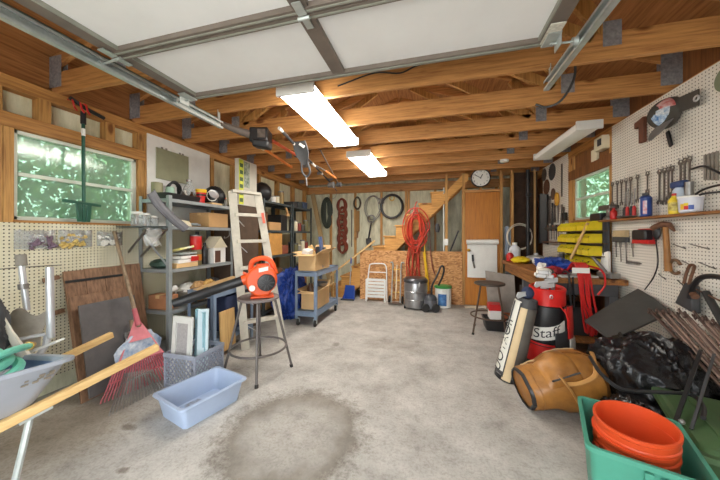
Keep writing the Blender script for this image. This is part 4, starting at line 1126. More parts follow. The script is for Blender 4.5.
# blue tarpaulin heap between ladder and box cart
tp = crumple((-2.17, 3.92, 0), (.25, .32, .40), 8, .42, freq=2.0)
S('tarpaulin', 'bunched blue tarpaulin on the floor between the ladder and the box cart', 'tarpaulin', tp, TARP, ang=1.2)

# ------------------------------------------------------------------ box cart
cart('utility_cart', 'blue grey two deck cart on casters carrying two open cardboard boxes', -1.88, -1.56, 3.53, 4.42, .755, .20, True)
carton('open tan cardboard box full of oddments on the top deck of the cart', -1.85, -1.59, 3.57, 4.10, .768, 1.0, CARD2, .14)
carton('open tan cardboard box on the lower deck of the cart', -1.83, -1.60, 3.62, 4.12, .213, .47, CARD2, .11)
for i, (x, y, d, rot, c, lab, nm, ct) in enumerate((
    (-1.80, 3.72, (.10, .16, .28), (.1, .25, 0), PAPER, 'white carton poking out of the open box on the cart', 'small_carton', 'box'),
    (-1.72, 3.82, (.07, .03, .34), (.15, -.35, .3), PINE, 'pale wood offcut poking out of the open box on the cart', 'wood_offcut', 'wood'),
    (-1.64, 3.92, (.02, .20, .46), (.0, -.12, .2), mat('book_blue', (60, 84, 128), .5), 'blue and white folder standing in the open box on the cart', 'folder', 'folder'),
    (-1.70, 3.98, (.14, .1, .30), (.1, .1, .2), CHAR, 'dark tool case at the back of the open box on the cart', 'tool_case', 'case'),
    (-1.79, 3.95, (.06, .18, .27), (-.1, .2, .1), mat('book_red', (150, 70, 56), .6), 'rust coloured book in the open box on the cart', 'book', 'book'))):
    S(nm, lab, ct, M().box((x, y, .775 + d[2] / 2 + .01), d, rot), c, bev=.004)
S('steel_pan', 'grey pan lying above the lower box on the cart', 'pan', M().lathe([(.02, 0), (.09, .01), (.11, .06), (.115, .06), (.1, .015), (0, .01)], Matrix.Translation((-1.70, 4.0, .48)), 20), STEEL)
S('dark_jar', 'brown jar standing in the lower box on the cart', 'jar', M().lathe([(.05, 0), (.055, .02), (.055, .26), (.03, .30), (.03, .33)], Matrix.Translation((-1.77, 3.80, .225))), mat('brown_glass', (92, 62, 40), .3))

# ------------------------------------------------------------------ stairs behind the strand board
st = T('staircase', 'pine staircase climbing to the right behind the strand board panel', 'staircase', (-.8, 5.78, 0))
NS, RI, RU, SX = 10, .205, .2225, -2.05
for yy in (5.39, 6.08):
    poly = []
    for i in range(NS):
        poly += [(SX + RU * i, RI * i), (SX + RU * i, RI * (i + 1))]
    poly.append((SX + RU * NS, RI * NS))
    poly += [(SX + RU * NS, RI * NS - .22), (SX + .22, 0)]
    P(st, 'stringer', M().prism(poly, .038, frame((0, yy + .038, 0), (1, 0, 0), y=(0, 0, 1))), STR)
    P(st, 'stringer_board', M().prism([(SX + .20, 0), (SX + .35, 0), (.60, 2.26), (.60, 2.38), (.52, 2.38)], .022, frame((0, yy + (-.001 if yy < 6 else .062), 0), (1, 0, 0), y=(0, 0, 1))), STR)
for i in range(NS):
    x, z = SX + RU * i, RI * (i + 1)
    P(st, 'tread', M().b2(x - .02, x + RU, 5.36 if z > 1.0 or x < -1.46 else 5.385, 6.115, z, z + .028), STR, bev=.003)
    P(st, 'riser', M().b2(x - .001, x + .018, 5.43, 6.08, z - RI + .02, z), STR)
hr = T('handrail', 'thin pale handrail running beside the lower stairs', 'handrail', (-1.6, 5.33, 0))
P(hr, 'rail', M().bar((-2.05, 5.33, .44), (-1.12, 5.33, 1.16), .03, .035), PINE)
P(hr, 'rail_post', M().bar((-1.98, 5.33, 0), (-1.98, 5.33, .49), .025, .025), PINE)

# ------------------------------------------------------------------ things hung on the back wall
YW = 6.13
S('extension_cord', 'dark green cord coil hanging left of the brown knotted cord', 'cord', M().tube(spline(coil_pts((-2.43, YW - .01, 1.80), (1, 0, 0), (0, 0, 1), .085, .30, 9, .05, (0, -.004, 0), 2, 10), 3), .016, 6), mat('cord_darkgreen', (50, 58, 46), .6))
m = M()
for i in range(6):
    zc = 1.95 - .19 * i
    for q in range(3):
        m.tube(spline(coil_pts((-2.06 + .02 * (i % 2), YW - .02 - .016 * q, zc), (1, 0, 0), (0, 0, 1), .105 - .02 * q, .145, 1.0, .012, (0, 0, 0), i * 3 + q, 10)[:-1], 3, True), .022, 6, closed=True)
ec = S('extension_cord', 'long reddish brown chain knotted cord hanging on the back wall', 'cord', m, mat('cord_rust', (122, 58, 38), .65, var=.2))
S('wall_plug', 'white plug dangling beside the brown knotted cord', 'plug', M().box((-1.93, YW, 1.12), (.04, .03, .09)).cyl((-1.93, YW, 1.16), (-2.0, YW, 1.2), .006), PAPER)
S('rope_coil', 'small dark rope coil hanging high right of the brown knotted cord', 'rope', M().tube(spline(coil_pts((-1.69, YW - .01, 2.0), (1, 0, 0), (0, 0, 1), .085, .14, 4, .02, (0, -.006, 0), 7, 10), 3), .014, 6), mat('rope_dark', (70, 62, 48), .7))
oar = T('wooden_bat', 'brown wooden bat hanging below the small rope coil', 'bat', (-1.69, YW, 1.2))
P(oar, 'blade', M().bar((-1.69, YW, 1.35), (-1.69, YW, 1.82), .09, .03, (0, 1, 0)), mat('bat_wood', (146, 108, 56), .6))
P(oar, 'grip', M().cyl((-1.69, YW, 1.20), (-1.69, YW, 1.36), .016), OLDW)
S('thin_rod', 'thin dark rod on the back wall left of the brown bat', 'rod', M().cyl((-1.83, YW, 1.0), (-1.83, YW, 1.85), .012), DSTEEL)
S('wire_coil', 'loose thin grey wire coil hanging left of the black ring', 'wire', M().tube(spline(coil_pts((-1.33, YW - .01, 1.87), (1, 0, 0), (0, 0, 1), .17, .26, 3, .03, (0, -.006, 0), 5, 10), 3), .006, 6), STEEL)
S('wire_coil', 'small tight grey wire coil below the loose thin wire', 'wire', M().tube(spline(coil_pts((-1.36, YW - .03, 1.63), (1, 0, 0), (0, 0, 1), .08, .08, 4, .015, (0, -.004, 0), 6, 10), 3), .007, 6), STEEL)
S('pruning_shears', 'dark shears hanging at the top between the wire coil and ring', 'shears', M().bar((-1.2, YW, 2.10), (-1.08, YW, 1.98), .03, .015, (0, 1, 0)).bar((-1.10, YW - .01, 2.10), (-1.2, YW - .01, 1.97), .03, .015, (0, 1, 0)), DSTEEL)
S('rubber_ring', 'large black rubber hose ring hanging on the back wall', 'hose', M().tube([(-.90 + .235 * math.cos(k * PI / 16), YW - .02, 1.90 + .255 * math.sin(k * PI / 16)) for k in range(32)], .028, 8, closed=True), BLACK)
S('wire_hook', 'small brass wheel hook at the top inside the black ring', 'hook', M().tube([(-.90 + .05 * math.cos(k * PI / 8), YW, 2.09 + .06 * math.sin(k * PI / 8)) for k in range(16)], .012, 6, closed=True), BRASS)
sh = T('garden_spade', 'small black spade hanging behind the stairs handrail', 'spade', (-1.45, YW, 1.0))
P(sh, 'shaft', M().cyl((-1.36, YW - .02, 1.58), (-1.43, YW - .02, 1.18), .017), BLACK)
P(sh, 'blade', M().prism([(-.06, 0), (.06, 0), (.065, -.12), (.03, -.2), (-.03, -.2), (-.065, -.12)], .008, frame((-1.435, YW, 1.2), (1, 0, .15), y=(-.15, 0, 1))), CHAR)

# ------------------------------------------------------------------ at the strand board
dp = T('dust_pan', 'blue long handled dustpan standing at the foot of the stairs', 'dustpan', (-1.63, 5.24, 0))
P(dp, 'pan', M().slab([(-1.75, 5.16, .0), (-1.50, 5.16, .0), (-1.52, 5.28, .005), (-1.73, 5.28, .005)], .008).slab([(-1.73, 5.28, .0), (-1.52, 5.28, .0), (-1.53, 5.30, .27), (-1.71, 5.30, .27)], .010).slab([(-1.75, 5.16, 0), (-1.73, 5.29, 0), (-1.71, 5.30, .27), (-1.73, 5.26, .10)], .008).slab([(-1.50, 5.16, 0), (-1.73 + .21, 5.29, 0), (-1.53, 5.30, .27), (-1.51, 5.26, .10)], .008), BLU)
P(dp, 'front_lip', M().box((-1.625, 5.15, .015), (.27, .03, .03)), CHAR)
P(dp, 'shaft', M().cyl((-1.62, 5.30, .25), (-1.60, 5.31, .72), .009), ALU)
P(dp, 'grip', M().cyl((-1.60, 5.31, .70), (-1.598, 5.312, .82), .014), BLU)
wc = T('beach_cart', 'white tubular folding cart with white slats leaning on the strand board', 'folding cart', (-1.05, 5.24, 0))
P(wc, 'frame', M().tube(spline([(-1.25, 5.20, .02), (-1.24, 5.24, .35), (-1.225, 5.30, .62), (-1.19, 5.315, .70), (-1.0, 5.315, .715), (-.92, 5.31, .70), (-.885, 5.30, .62), (-.87, 5.24, .35), (-.86, 5.20, .02)], 5), .013, 8), WHT)
P(wc, 'cross_tube', M().cyl((-1.235, 5.28, .55), (-.88, 5.28, .55), .010), WHT)
for i in range(6):
    P(wc, 'slat', M().bar((-1.26, 5.195 + .006 * i, .10 + .062 * i), (-.90, 5.195 + .006 * i, .10 + .062 * i), .05, .014, (0, 1, 0)), WHT, bev=.004)
for x in (-1.26, -.9): P(wc, 'foot', M().bar((x, 5.20, .0), (x, 5.22, .42), .03, .03, (1, 0, 0)), WHT)
ht = T('hand_truck', 'slim brass and steel hand trolley between the white cart and the drum', 'hand trolley', (-.66, 5.16, 0))
for x in (-.76, -.60):
    P(ht, 'upright', M().tube(spline([(x, 5.10, .03), (x, 5.2, .4), (x, 5.31, .72), (x - .05 * (1 if x < -.7 else -1), 5.33, .74)], 5), .013, 8), GALV)
for z in (.2, .42, .62): P(ht, 'rung', M().cyl((-.76, 5.13 + .22 * z, z), (-.60, 5.13 + .22 * z, z), .008), BRASS)
P(ht, 'middle_rod', M().cyl((-.68, 5.09, .10), (-.68, 5.30, .70), .009), CREAMP)
P(ht, 'toe_plate', M().b2(-.80, -.56, 4.99, 5.12, .02, .03), DSTEEL)
for x in (-.80, -.56):
    P(ht, 'wheel', M().lathe([(.02, -.014), (.065, -.014), (.075, 0), (.065, .014), (.02, .014)], frame((x, 5.14, .075), (0, 0, 1), z=(1, 0, 0)), 18), RUBB)
dr = T('steel_drum', 'silver steel drum with a dark lid rim in front of the red hose', 'drum', (-.31, 4.92, 0))
dm = Matrix.Translation((-.31, 4.92, 0))
P(dr, 'drum_body', M().lathe([(.18, .03), (.195, .045), (.198, .16), (.206, .168), (.198, .176), (.198, .30), (.206, .308), (.198, .316), (.198, .43), (.19, .46)], dm, 28), SILV)
P(dr, 'lid', M().lathe([(.2, .455), (.208, .46), (.208, .50), (.196, .51), (.18, .53), (.10, .54), (0, .54)], dm, 28), mat('lid_grey', (84, 84, 88), .35, .5))
P(dr, 'latch', M().box((-.24, 4.735, .44), (.03, .02, .08)), STEEL)
for a in (200, 340): P(dr, 'caster', M().lathe([(.01, -.012), (.03, -.012), (.03, .012), (.01, .012)], frame((-.31 + .19 * math.cos(math.radians(a)), 4.92 + .19 * math.sin(math.radians(a)), .03), (0, 0, 1), z=(1, 0, 0)), 14), RUBB)
vc = T('shop_vacuum', 'small dark grey wheeled vacuum with black looped hose beside the steel drum', 'vacuum cleaner', (-.06, 4.80, 0))
vm = Matrix.Translation((-.06, 4.80, 0))
P(vc, 'tank', M().lathe([(.085, .04), (.105, .06), (.11, .16), (.105, .19)], vm, 22), mat('vac_grey', (92, 94, 100), .4))
P(vc, 'motor_head', M().lathe([(.108, .19), (.108, .21), (.085, .255), (.04, .28), (0, .285)], vm, 22), mat('vac_head', (64, 66, 72), .4))
for x, y in ((-.13, 4.69), (.03, 4.71)):
    P(vc, 'wheel', M().lathe([(.015, -.018), (.062, -.018), (.07, 0), (.062, .018), (.015, .018)], frame((x, y, .07), (0, 0, 1), z=(.3, -1, 0)), 18), RUBB)
P(vc, 'hose', M().tube(spline([(-.04, 4.78, .26), (-.03, 4.80, .42), (.03, 4.84, .55), (.08, 4.88, .66), (.11, 4.90, .73), (.15, 4.90, .74), (.16, 4.90, .66), (.13, 4.88, .55), (.07, 4.85, .42)], 5), .016, 8), BLACK)
bk = T('plastic_pail', 'white pail with green lid and blue label against the strand board', 'pail', (.155, 5.12, 0))
bm = Matrix.Translation((.155, 5.12, 0))
P(bk, 'pail_body', M().lathe([(.115, 0), (.135, .01), (.14, .33), (.146, .335), (.146, .35)], bm, 26), PAPER)
P(bk, 'lid', M().lathe([(.15, .345), (.152, .35), (.152, .372), (.14, .378), (0, .375)], bm, 26), GRN)
def onpail(u, v):
    a = math.radians(-128 + 60 * u); return V(.155 + .1415 * math.cos(a), 5.12 + .1415 * math.sin(a), .05 + .2 * v)
P(bk, 'blue_label', M().grid(onpail, 8, 2, .002), mat('label_blue', (44, 92, 156), .5, c2=(92, 142, 190), scale=18))
# hoses and cords over the strand board
hz = T('garden_hose', 'red hose coil hanging in front of the stairs over the strand board', 'hose', (-.345, 5.26, .9))
P(hz, 'hose_coil', M().tube(spline(coil_pts((-.325, 5.28, 1.36), (1, 0, 0), (0, 0, 1), .145, .33, 14, .10, (0, -.006, 0), 21, 10), 3), .0115, 6), COILR)
P(hz, 'hanging_loop', M().tube(spline([(-.36, 5.3, 1.76), (-.33, 5.32, 1.86), (-.31, 5.36, 1.9)], 4), .012, 6), COILR)
for i, (x0, x1, z1) in enumerate(((-.47, -.52, .28), (-.42, -.44, .12), (-.36, -.30, .36), (-.30, -.22, .20), (-.44, -.38, .22), (-.33, -.40, .16), (-.26, -.25, .40))):
    P(hz, 'loose_strand', M().tube(spline([(x0 + .02, 5.25, 1.05), (x0 - .03 * (-1) ** i, 5.27, .75), ((x0 + x1) / 2, 5.28, .5), (x1, 5.27, z1)], 5), .010, 6), COILR)
S('extension_cord', 'brown cord strands hanging in a bundle under the red hose coil', 'cord', M().tube(spline([(-.40, 5.30, 1.0), (-.46, 5.30, .7), (-.42, 5.30, .34), (-.38, 5.30, .7), (-.34, 5.30, .98), (-.32, 5.30, .68), (-.34, 5.30, .30), (-.27, 5.30, .66), (-.28, 5.30, .98)], 6), .014, 6), COILB)
S('extension_cord', 'yellow cord hanging straight down right of the red hose coil', 'cord', M().tube(spline([(-.17, 5.29, 1.22), (-.16, 5.29, .9), (-.12, 5.29, .55), (-.10, 5.29, .28), (-.13, 5.29, .26), (-.15, 5.29, .6), (-.19, 5.29, .95)], 6), .013, 6), YELC)
S('extension_cord', 'thin dark red cord hanging right of the yellow cord', 'cord', M().tube(spline([(-.08, 5.31, 1.5), (-.07, 5.31, 1.1), (-.03, 5.31, .7), (.02, 5.31, .55)], 6), .009, 6), mat('cord_maroon', (110, 44, 42), .6))
S('work_glove', 'dark glove hanging right of the red hose above the strand board', 'glove', lump((.06, 5.33, 1.32), (.045, .03, .09), 44, .1), CHAR)
S('switch_box', 'small white switch plate on the post above the strand board', 'switch', M().box((.215, YP + .005, 1.14), (.075, .02, .12)), PAPER, bev=.003)
S('broom_shaft', 'black rod leaning right of the post above the strand board', 'rod', M().cyl((.29, YP + .05, .97), (.44, YP + .1, 1.35), .014), BLACK)

# ------------------------------------------------------------------ wall clock and door
ck = T('wall_clock', 'round white wall clock with black rim above the brown door', 'clock', (.80, YP - .02, 2.13))
cm = frame((.80, YP + .0, 2.285), (1, 0, 0), z=(0, -1, 0))
P(ck, 'rim', M().lathe([(.165, 0), (.168, .03), (.158, .045), (.148, .045), (.148, .03)], cm, 40), BLACK)
P(ck, 'dial', M().lathe([(.15, .0), (.15, .03), (0, .0301)], cm, 40), PAPER)
m = M()
for k in range(12):
    a = PI / 2 - 2 * PI * (k + 1) / 12
    t_ = text_m(str(k + 1), .042)
    m.add([cm @ V(p.x + .118 * math.cos(a), p.y + .118 * math.sin(a), .032) for p in t_.v], t_.f)
P(ck, 'numerals', m, BLACK)
for nm, a, l, w in (('hour_hand', math.radians(62), .07, .014), ('minute_hand', math.radians(150), .105, .010)):
    P(ck, nm, M().bar(cm @ V(-.015 * math.cos(a), -.015 * math.sin(a), .036), cm @ V(l * math.cos(a), l * math.sin(a), .036), w, .003, (0, -1, 0)), BLACK)
pr = T('paper_pad', 'white paper pad with rolled top hanging on the brown door', 'paper pad', (.825, YP - .02, .51))
P(pr, 'sheet', M().grid(lambda u, v: (.58 + .49 * u, YP - .012 - .012 * math.sin(PI * u) - .01 * (1 - v), .51 + .64 * v), 10, 8, .004), WHT)
P(pr, 'rolled_top', M().cyl((.565, YP - .035, 1.145), (1.085, YP - .035, 1.15), .042, .046, 14), WHT)
kn = T('hanging_knife', 'dark knife shaped tool hanging on the white paper pad', 'knife', (.68, YP - .04, .66))
P(kn, 'grip', M().bar((.665, YP - .045, .92), (.672, YP - .042, .80), .035, .02, (0, -1, 0)), BLACK, bev=.005)
P(kn, 'blade', M().bar((.672, YP - .042, .80), (.70, YP - .04, .68), .028, .01, (0, -1, 0)), DSTEEL)
S('paper_scrap', 'crumpled white cloth scrap on the floor in front of the brown door', 'cloth', M().grid(lambda u, v: (.52 + .34 * u, 5.10 + .14 * v, .012 + .03 * abs(math.sin(6 * u + 2 * v)) * u), 14, 6, .006), WEAVE)
S('pole', 'black upright pole in the back right corner beside the studs', 'pole', M().cyl((1.545, 5.31, .0), (1.545, 5.31, 2.38), .028).box((1.545, 5.28, 1.95), (.08, .03, .05)).box((1.545, 5.28, 1.3), (.07, .03, .04)), BLACK)
S('cable_hoop', 'pale cable hoop hanging on the studs right of the brown door', 'cable', M().tube(spline(coil_pts((1.42, 5.33, 1.24), (1, 0, 0), (0, 0, 1), .20, .22, 2, .015, (0, -.01, 0), 12, 12), 3), .008, 6), WEAVE)
S('hanging_rag', 'grey blue rag hanging between the studs right of the brown door', 'rag', M().grid(lambda u, v: (1.20 + .09 * u, 5.34 + .015 * math.sin(9 * u), .9 + .5 * v + .03 * math.sin(5 * u)), 8, 6, .008), mat('rag_blue', (138, 150, 164), .8, var=.15))
# ------------------------------------------------------------------ right side: door corner
stool('work_stool', 'round dark metal stool at the end of the workbench by the brown door', .70, 3.95, .65, .185, .27, 215, mat('stool_dark', (72, 62, 54), .55, var=.2), mat('stool_brown', (84, 66, 52), .6, .2), .22)
S('grey_board', 'grey board leaning on the end of the workbench behind the dark stool', 'board', M().slab([(.78, 4.42, .02), (1.12, 4.30, .02), (1.10, 4.36, .70), (.74, 4.48, .74)], .025), mat('board_grey', (140, 132, 124), .7), bev=.003)
S('plastic_crate', 'black low crate of oddments on the floor behind the dark stool', 'crate', loft(M(), [rring(.86, 4.14, .36, .28, .03, 0), rring(.86, 4.14, .42, .34, .03, .14), rring(.86, 4.14, .39, .31, .03, .14), rring(.86, 4.14, .34, .26, .03, .02)]), BLACK)
S('white_box', 'white box on the black crate behind the dark stool', 'box', M().b2(.72, .86, 4.03, 4.18, .145, .26), PAPER, bev=.004)
S('red_box', 'red box on top of the white box behind the dark stool', 'box', M().b2(.71, .87, 4.02, 4.19, .262, .345), RED, bev=.006)
S('flower_pot', 'terracotta pot on the black crate behind the dark stool', 'pot', M().lathe([(.06, 0), (.085, .14), (.095, .14), (.095, .17), (.08, .17), (.055, .01)], Matrix.Translation((.98, 4.14, .03)), 20), mat('terracotta', (166, 92, 60), .7))
rn = random.Random(15)
for i, (x, y, c, w) in enumerate(((.93, 4.02, STEEL, 'steel'), (.80, 4.22, CREAMP, 'cream'), (1.03, 4.04, RUST, 'rusty'))):
    S('oddment', w + ' part lying in the black crate behind the dark stool', 'oddment', M().cyl((x - .05, y, .05), (x + .05, y + .04, .19), .022, .016), c)

# ------------------------------------------------------------------ workbench
wbn = T('workbench', 'timber workbench along the right wall under the yellow bins', 'workbench', (1.45, 4.2, 0))
P(wbn, 'bench_top', M().b2(1.12, 1.772, 3.18, 5.22, .79, .842), BENW, bev=.004)
for x in (1.17, 1.66):
    for y in (3.26, 4.2, 5.12): P(wbn, 'leg', M().b2(x, x + .075, y, y + .075, 0, .79), mat('leg_grey', (98, 98, 100), .6))
P(wbn, 'apron', M().b2(1.16, 1.18, 3.26, 5.18, .67, .79), BENW)
P(wbn, 'apron', M().b2(1.18, 1.72, 3.235, 3.26, .67, .79), mat('apron_dark', (76, 76, 78), .6))
P(wbn, 'lower_shelf', M().b2(1.17, 1.74, 3.28, 5.18, .18, .20), BENW)
BT = .844
for i, (y, d, h, c, w) in enumerate(((3.45, .3, .3, CHAR, 'dark case nearest the floor mat'), (3.85, .36, .34, mat('box_brown', (104, 72, 46), .8), 'brown box in the middle'), (4.4, .4, .3, CHAR, 'dark case at the far end'))):
    carton(w + ' on the shelf under the workbench', 1.28, 1.66, y, y + d, .202, .202 + h, c, tape=False, name='storage_case', cat='case')
bottle('red plastic jug at the far end of the workbench', 1.20, 5.02, BT, .055, .16, RED, PAPER, name='plastic_jug', cat='jug')
bottle('white bleach bottle behind the red jug on the workbench', 1.30, 5.14, BT, .085, .30, mat('bottle_bluewhite', (216, 222, 232), .4), PAPER, name='bleach_bottle')
S('dust_cloth', 'bright yellow cloth bunched on the far end of the workbench', 'cloth', lump((1.28, 4.74, BT), (.13, .14, .05), 51, .2), YEL)
t = T('frying_pan', 'grey round pan with lid on the workbench near the back wall', 'pan', (1.50, 4.78, BT))
P(t, 'pan_body', M().lathe([(.13, 0), (.15, .05), (.156, .055), (.0, .056)], Matrix.Translation((1.50, 4.78, BT)), 26), STEEL)
P(t, 'lid', M().lathe([(.15, .056), (.12, .10), (.03, .125), (.03, .15), (0, .15)], Matrix.Translation((1.50, 4.78, BT)), 26), ALU)
S('blue_cloth', 'large bunched royal blue cloth on the workbench behind the golf clubs', 'cloth', crumple((1.36, 3.72, BT), (.16, .34, .085), 52, .6, freq=2.4), BLU, ang=1.2)
S('plastic_bag', 'pale yellow bag on the workbench behind the blue cloth', 'bag', lump((1.58, 4.40, BT), (.09, .10, .07), 54, .14), mat('bag_yellow', (224, 212, 130), .5))
S('plastic_bag', 'crumpled white bag beside the pale yellow bag on the workbench', 'bag', lump((1.42, 4.42, BT), (.08, .10, .06), 55, .14), PAPER)
S('red_cloth', 'dark red cloth bunched on the near end of the workbench behind the clubs', 'cloth', crumple((1.24, 3.38, BT), (.10, .13, .05), 58, .5, freq=2.4), mat('cloth_red', (150, 34, 44), .8), ang=1.2)
S('paper_scrap', 'crumpled white paper on the workbench in front of the blue cloth', 'paper', crumple((1.20, 3.62, BT), (.05, .10, .06), 59, .5, freq=2.4), PAPER, ang=1.2)
for i, (x, y, r, h, c, w) in enumerate(((1.60, 4.16, .045, .16, STEEL, 'steel can left of the yellow bins'), (1.56, 4.05, .03, .19, CHAR, 'slim dark can left of the yellow bins'), (1.52, 3.96, .035, .13, CREAMP, 'cream can in front of the yellow bins'), (1.48, 3.84, .03, .11, BRASS, 'brass coloured can in front of the yellow bins'), (1.56, 3.50, .04, .10, CHAR, 'dark can under the right end of the yellow bins'))):
    can(w, x, y, BT, r, h, c, STEEL, name='small_can')
S('metal_tray', 'pale shallow tray of papers on the near end of the workbench', 'tray', M().box((1.38, 3.33, BT + .012), (.34, .22, .02), (0, 0, .15)).box((1.42, 3.36, BT + .03), (.22, .15, .012), (0, 0, -.2)), mat('tray_pale', (190, 192, 186), .5))
S('hand_plane', 'grey metal tool lying at the wall end of the workbench', 'tool', M().box((1.66, 3.28, BT + .03), (.10, .16, .05), (0, 0, .3)).cyl((1.68, 3.36, BT + .05), (1.62, 3.48, BT + .20), .016), STEEL, bev=.004)
S('paper_bag', 'white upright bag standing between bins and pegboard on the workbench', 'bag', M().slab([(1.70, 3.36, BT), (1.66, 3.46, BT), (1.70, 3.46, BT + .24), (1.72, 3.40, BT + .26)], .03), PAPER)
# yellow parts bins
rk = T('bin_rack', 'dark louvred rack holding four rows of yellow parts bins', 'rack', (1.70, 3.85, .845))
P(rk, 'back_panel', M().b2(1.728, 1.745, 3.42, 4.30, .86, 1.42), CHAR)
for y in (3.44, 4.26): P(rk, 'upright', M().b2(1.70, 1.728, y, y + .02, BT, 1.42), CHAR)
for r in range(4):
    P(rk, 'ledge', M().b2(1.60, 1.728, 3.42, 4.30, .905 + .135 * r, .913 + .135 * r), mat('ledge_brown', (96, 70, 48), .7))
rowname = ('bottom', 'second lowest', 'second highest', 'top'); ordn = ('first', 'second', 'third', 'fourth', 'fifth', 'sixth')
binm = None
for r in range(4):
    for c in range(6):
        y = 4.175 - .122 * c - (.03 if c > 3 else 0); z = .914 + .135 * r
        lab = 'yellow parts bin, %s from the left in the %s row of the rack' % (ordn[c], rowname[r])
        if binm is None:
            binm = T('parts_bin', lab, 'bin', (1.65, y, z), 'yellow parts bins in the rack', world=False)
            m = M(); w, d, h = .056, .07, .10
            m.b2(-d, d, -w, w, 0, .004).b2(d - .004, d, -w, w, .004, h)
            for s in (-1, 1):
                m.prism([(-d, 0), (d, 0), (d, h), (-d * .4, h), (-d, h * .55)], .004, frame((0, s * w, 0), (1, 0, 0), y=(0, 0, 1)))
            m.b2(-d, -d + .004, -w, w, .004, h * .55)
            P(binm, 'bin_body', m, YEL)
            rr = random.Random(3); q = M()
            for i in range(14): q.box((rr.uniform(-.05, .05), rr.uniform(-.045, .045), .03 + rr.uniform(0, .03)), (.03, .02, .016), (rr.uniform(-1, 1), rr.uniform(-1, 1), rr.uniform(-2, 2)))
            P(binm, 'contents', q, mat('bin_bits', (110, 96, 70), .6, var=.4, scale=40))
        else: dup(binm, (1.65, y, z), 0, lab)
S('wooden_stick', 'pale wooden stick leaning diagonally in front of the yellow bins', 'stick', M().bar((1.60, 3.52, 1.40), (1.50, 3.66, 1.00), .022, .022), PINEZ)
ex = T('extension_cord', 'hank of bright red cord hanging over the near end of the workbench', 'cord', (1.40, 3.14, .28))
for i in range(8):
    r2 = random.Random(60 + i); x0 = 1.335 + .013 * i
    P(ex, 'strand', M().tube(spline([(x0, 3.34, .90 + .03 * r2.random()), (x0 + .01, 3.24, .99), (x0 + .01, 3.15, .93), (x0 + .03 + r2.uniform(-.03, .03), 3.135, .66), (x0 + .05 + r2.uniform(-.02, .03), 3.13, .46 + r2.uniform(-.1, .1)), (x0 + .07, 3.13, .30 + r2.uniform(0, .08)), (x0 + .085, 3.12, .36 + r2.uniform(0, .1))], 5), .009, 6), RED)
P(ex, 'loop', M().tube(spline([(1.46, 3.24, .97), (1.54, 3.14, .93), (1.56, 3.13, .80), (1.50, 3.13, .70)], 5), .009, 6), RED)
P(ex, 'white_tag', M().box((1.36, 3.118, .93), (.14, .012, .05)), PAPER, label='white tag')
S('extension_cord', 'black cord hanging beside the red hank on the workbench end', 'cord', M().tube(spline([(1.27, 3.34, .87), (1.27, 3.16, .90), (1.28, 3.14, .7), (1.30, 3.14, .52), (1.32, 3.15, .62), (1.31, 3.16, .86)], 5), .009, 6), BLACK)

# ------------------------------------------------------------------ far right pegboard: saw blades and tools
XW = 1.772
def wmx(y, z, x=XW): return frame((x, y, z), (0, -1, 0), z=(-1, 0, 0))   # local x to the right along the wall, y up, z into the room
for i, (y, z, r, c, w) in enumerate(((5.26, 2.27, .10, DSTEEL, 'dark ring blade high near the corner'), (4.94, 2.25, .125, CHAR, 'largest dark blade high on the board'), (5.16, 2.05, .12, RUST, 'rusty blade left of centre'), (4.90, 1.90, .085, mat('brown_disc', (98, 74, 60), .6), 'brown disc below the largest blade'))):
    m = M().lathe([(r * (.55 if i == 0 else .12), 0), (r, 0), (r, .004), (r * (.55 if i == 0 else .12), .004)], wmx(y, z), 30, close=False)
    for k in range(24):
        a = 2 * PI * k / 24; m.box(wmx(y, z) @ V(r * math.cos(a), r * math.sin(a), .002), (.004, r * .1, r * .1), (a, 0, 0))
    S('saw_blade', 'round ' + w + ' on the far right pegboard', 'saw blade', m, c, 'saw blades on the far pegboard')
S('jacket', 'black jacket hanging at the corner end of the far pegboard', 'jacket', M().grid(lambda u, v: (1.742 - .05 * math.sin(PI * v) - .02 * math.sin(12 * v), 5.33 - .26 * v, 1.96 - .80 * u - .08 * abs(v - .5)), 14, 12, .02), BLACK)
S('steel_rule', 'long dark steel rule hanging on the far right pegboard', 'ruler', M().b2(1.765, 1.771, 4.58, 4.61, 1.82, 2.29), DSTEEL)
hs_ = T('hack_saw', 'saw with yellow handle hanging on the far right pegboard', 'saw', (1.765, 4.72, 1.45))
P(hs_, 'handle', M().tube([(1.755, 4.72 + .045 * math.cos(k * PI / 8), 1.80 + .085 * math.sin(k * PI / 8)) for k in range(16)], .017, 8, closed=True), mat('saw_yellow', (204, 152, 50), .5))
P(hs_, 'blade', M().prism([(-.03, 0), (.03, 0), (.012, -.28), (-.012, -.28)], .004, wmx(4.72, 1.73)), STEEL)
S('tool_box', 'small black box fixed low on the far right pegboard', 'box', M().b2(1.73, 1.772, 4.42, 4.50, 1.47, 1.58), BLACK, bev=.005)
for i, (y, z0, z1, c, w) in enumerate(((5.02, 1.45, 1.84, DSTEEL, 'dark snips beside the black jacket'), (4.92, 1.42, 1.72, CHAR, 'black handled pliers below the brown disc'), (4.83, 1.46, 1.70, DSTEEL, 'steel pliers left of the yellow saw'), (4.60, 1.42, 1.66, STEEL, 'bright pliers right of the yellow saw'), (4.54, 1.44, 1.62, DSTEEL, 'short pliers beside the small black box'))):
    S('pliers', w + ' on the far right pegboard', 'pliers', M().bar((1.765, y - .012, z1), (1.765, y - .03, z0), .018, .012, (1, 0, 0)).bar((1.762, y - .022, z1), (1.762, y + .012, z0), .018, .012, (1, 0, 0)).box((1.763, y - .017, z1 + .015), (.014, .036, .06)), c)
tr = T('tool_rack', 'dark tool rack with hanging drivers low on the far right pegboard', 'rack', (1.74, 4.75, 1.27))
P(tr, 'rail', M().b2(1.70, 1.772, 4.45, 5.05, 1.36, 1.385), DSTEEL)
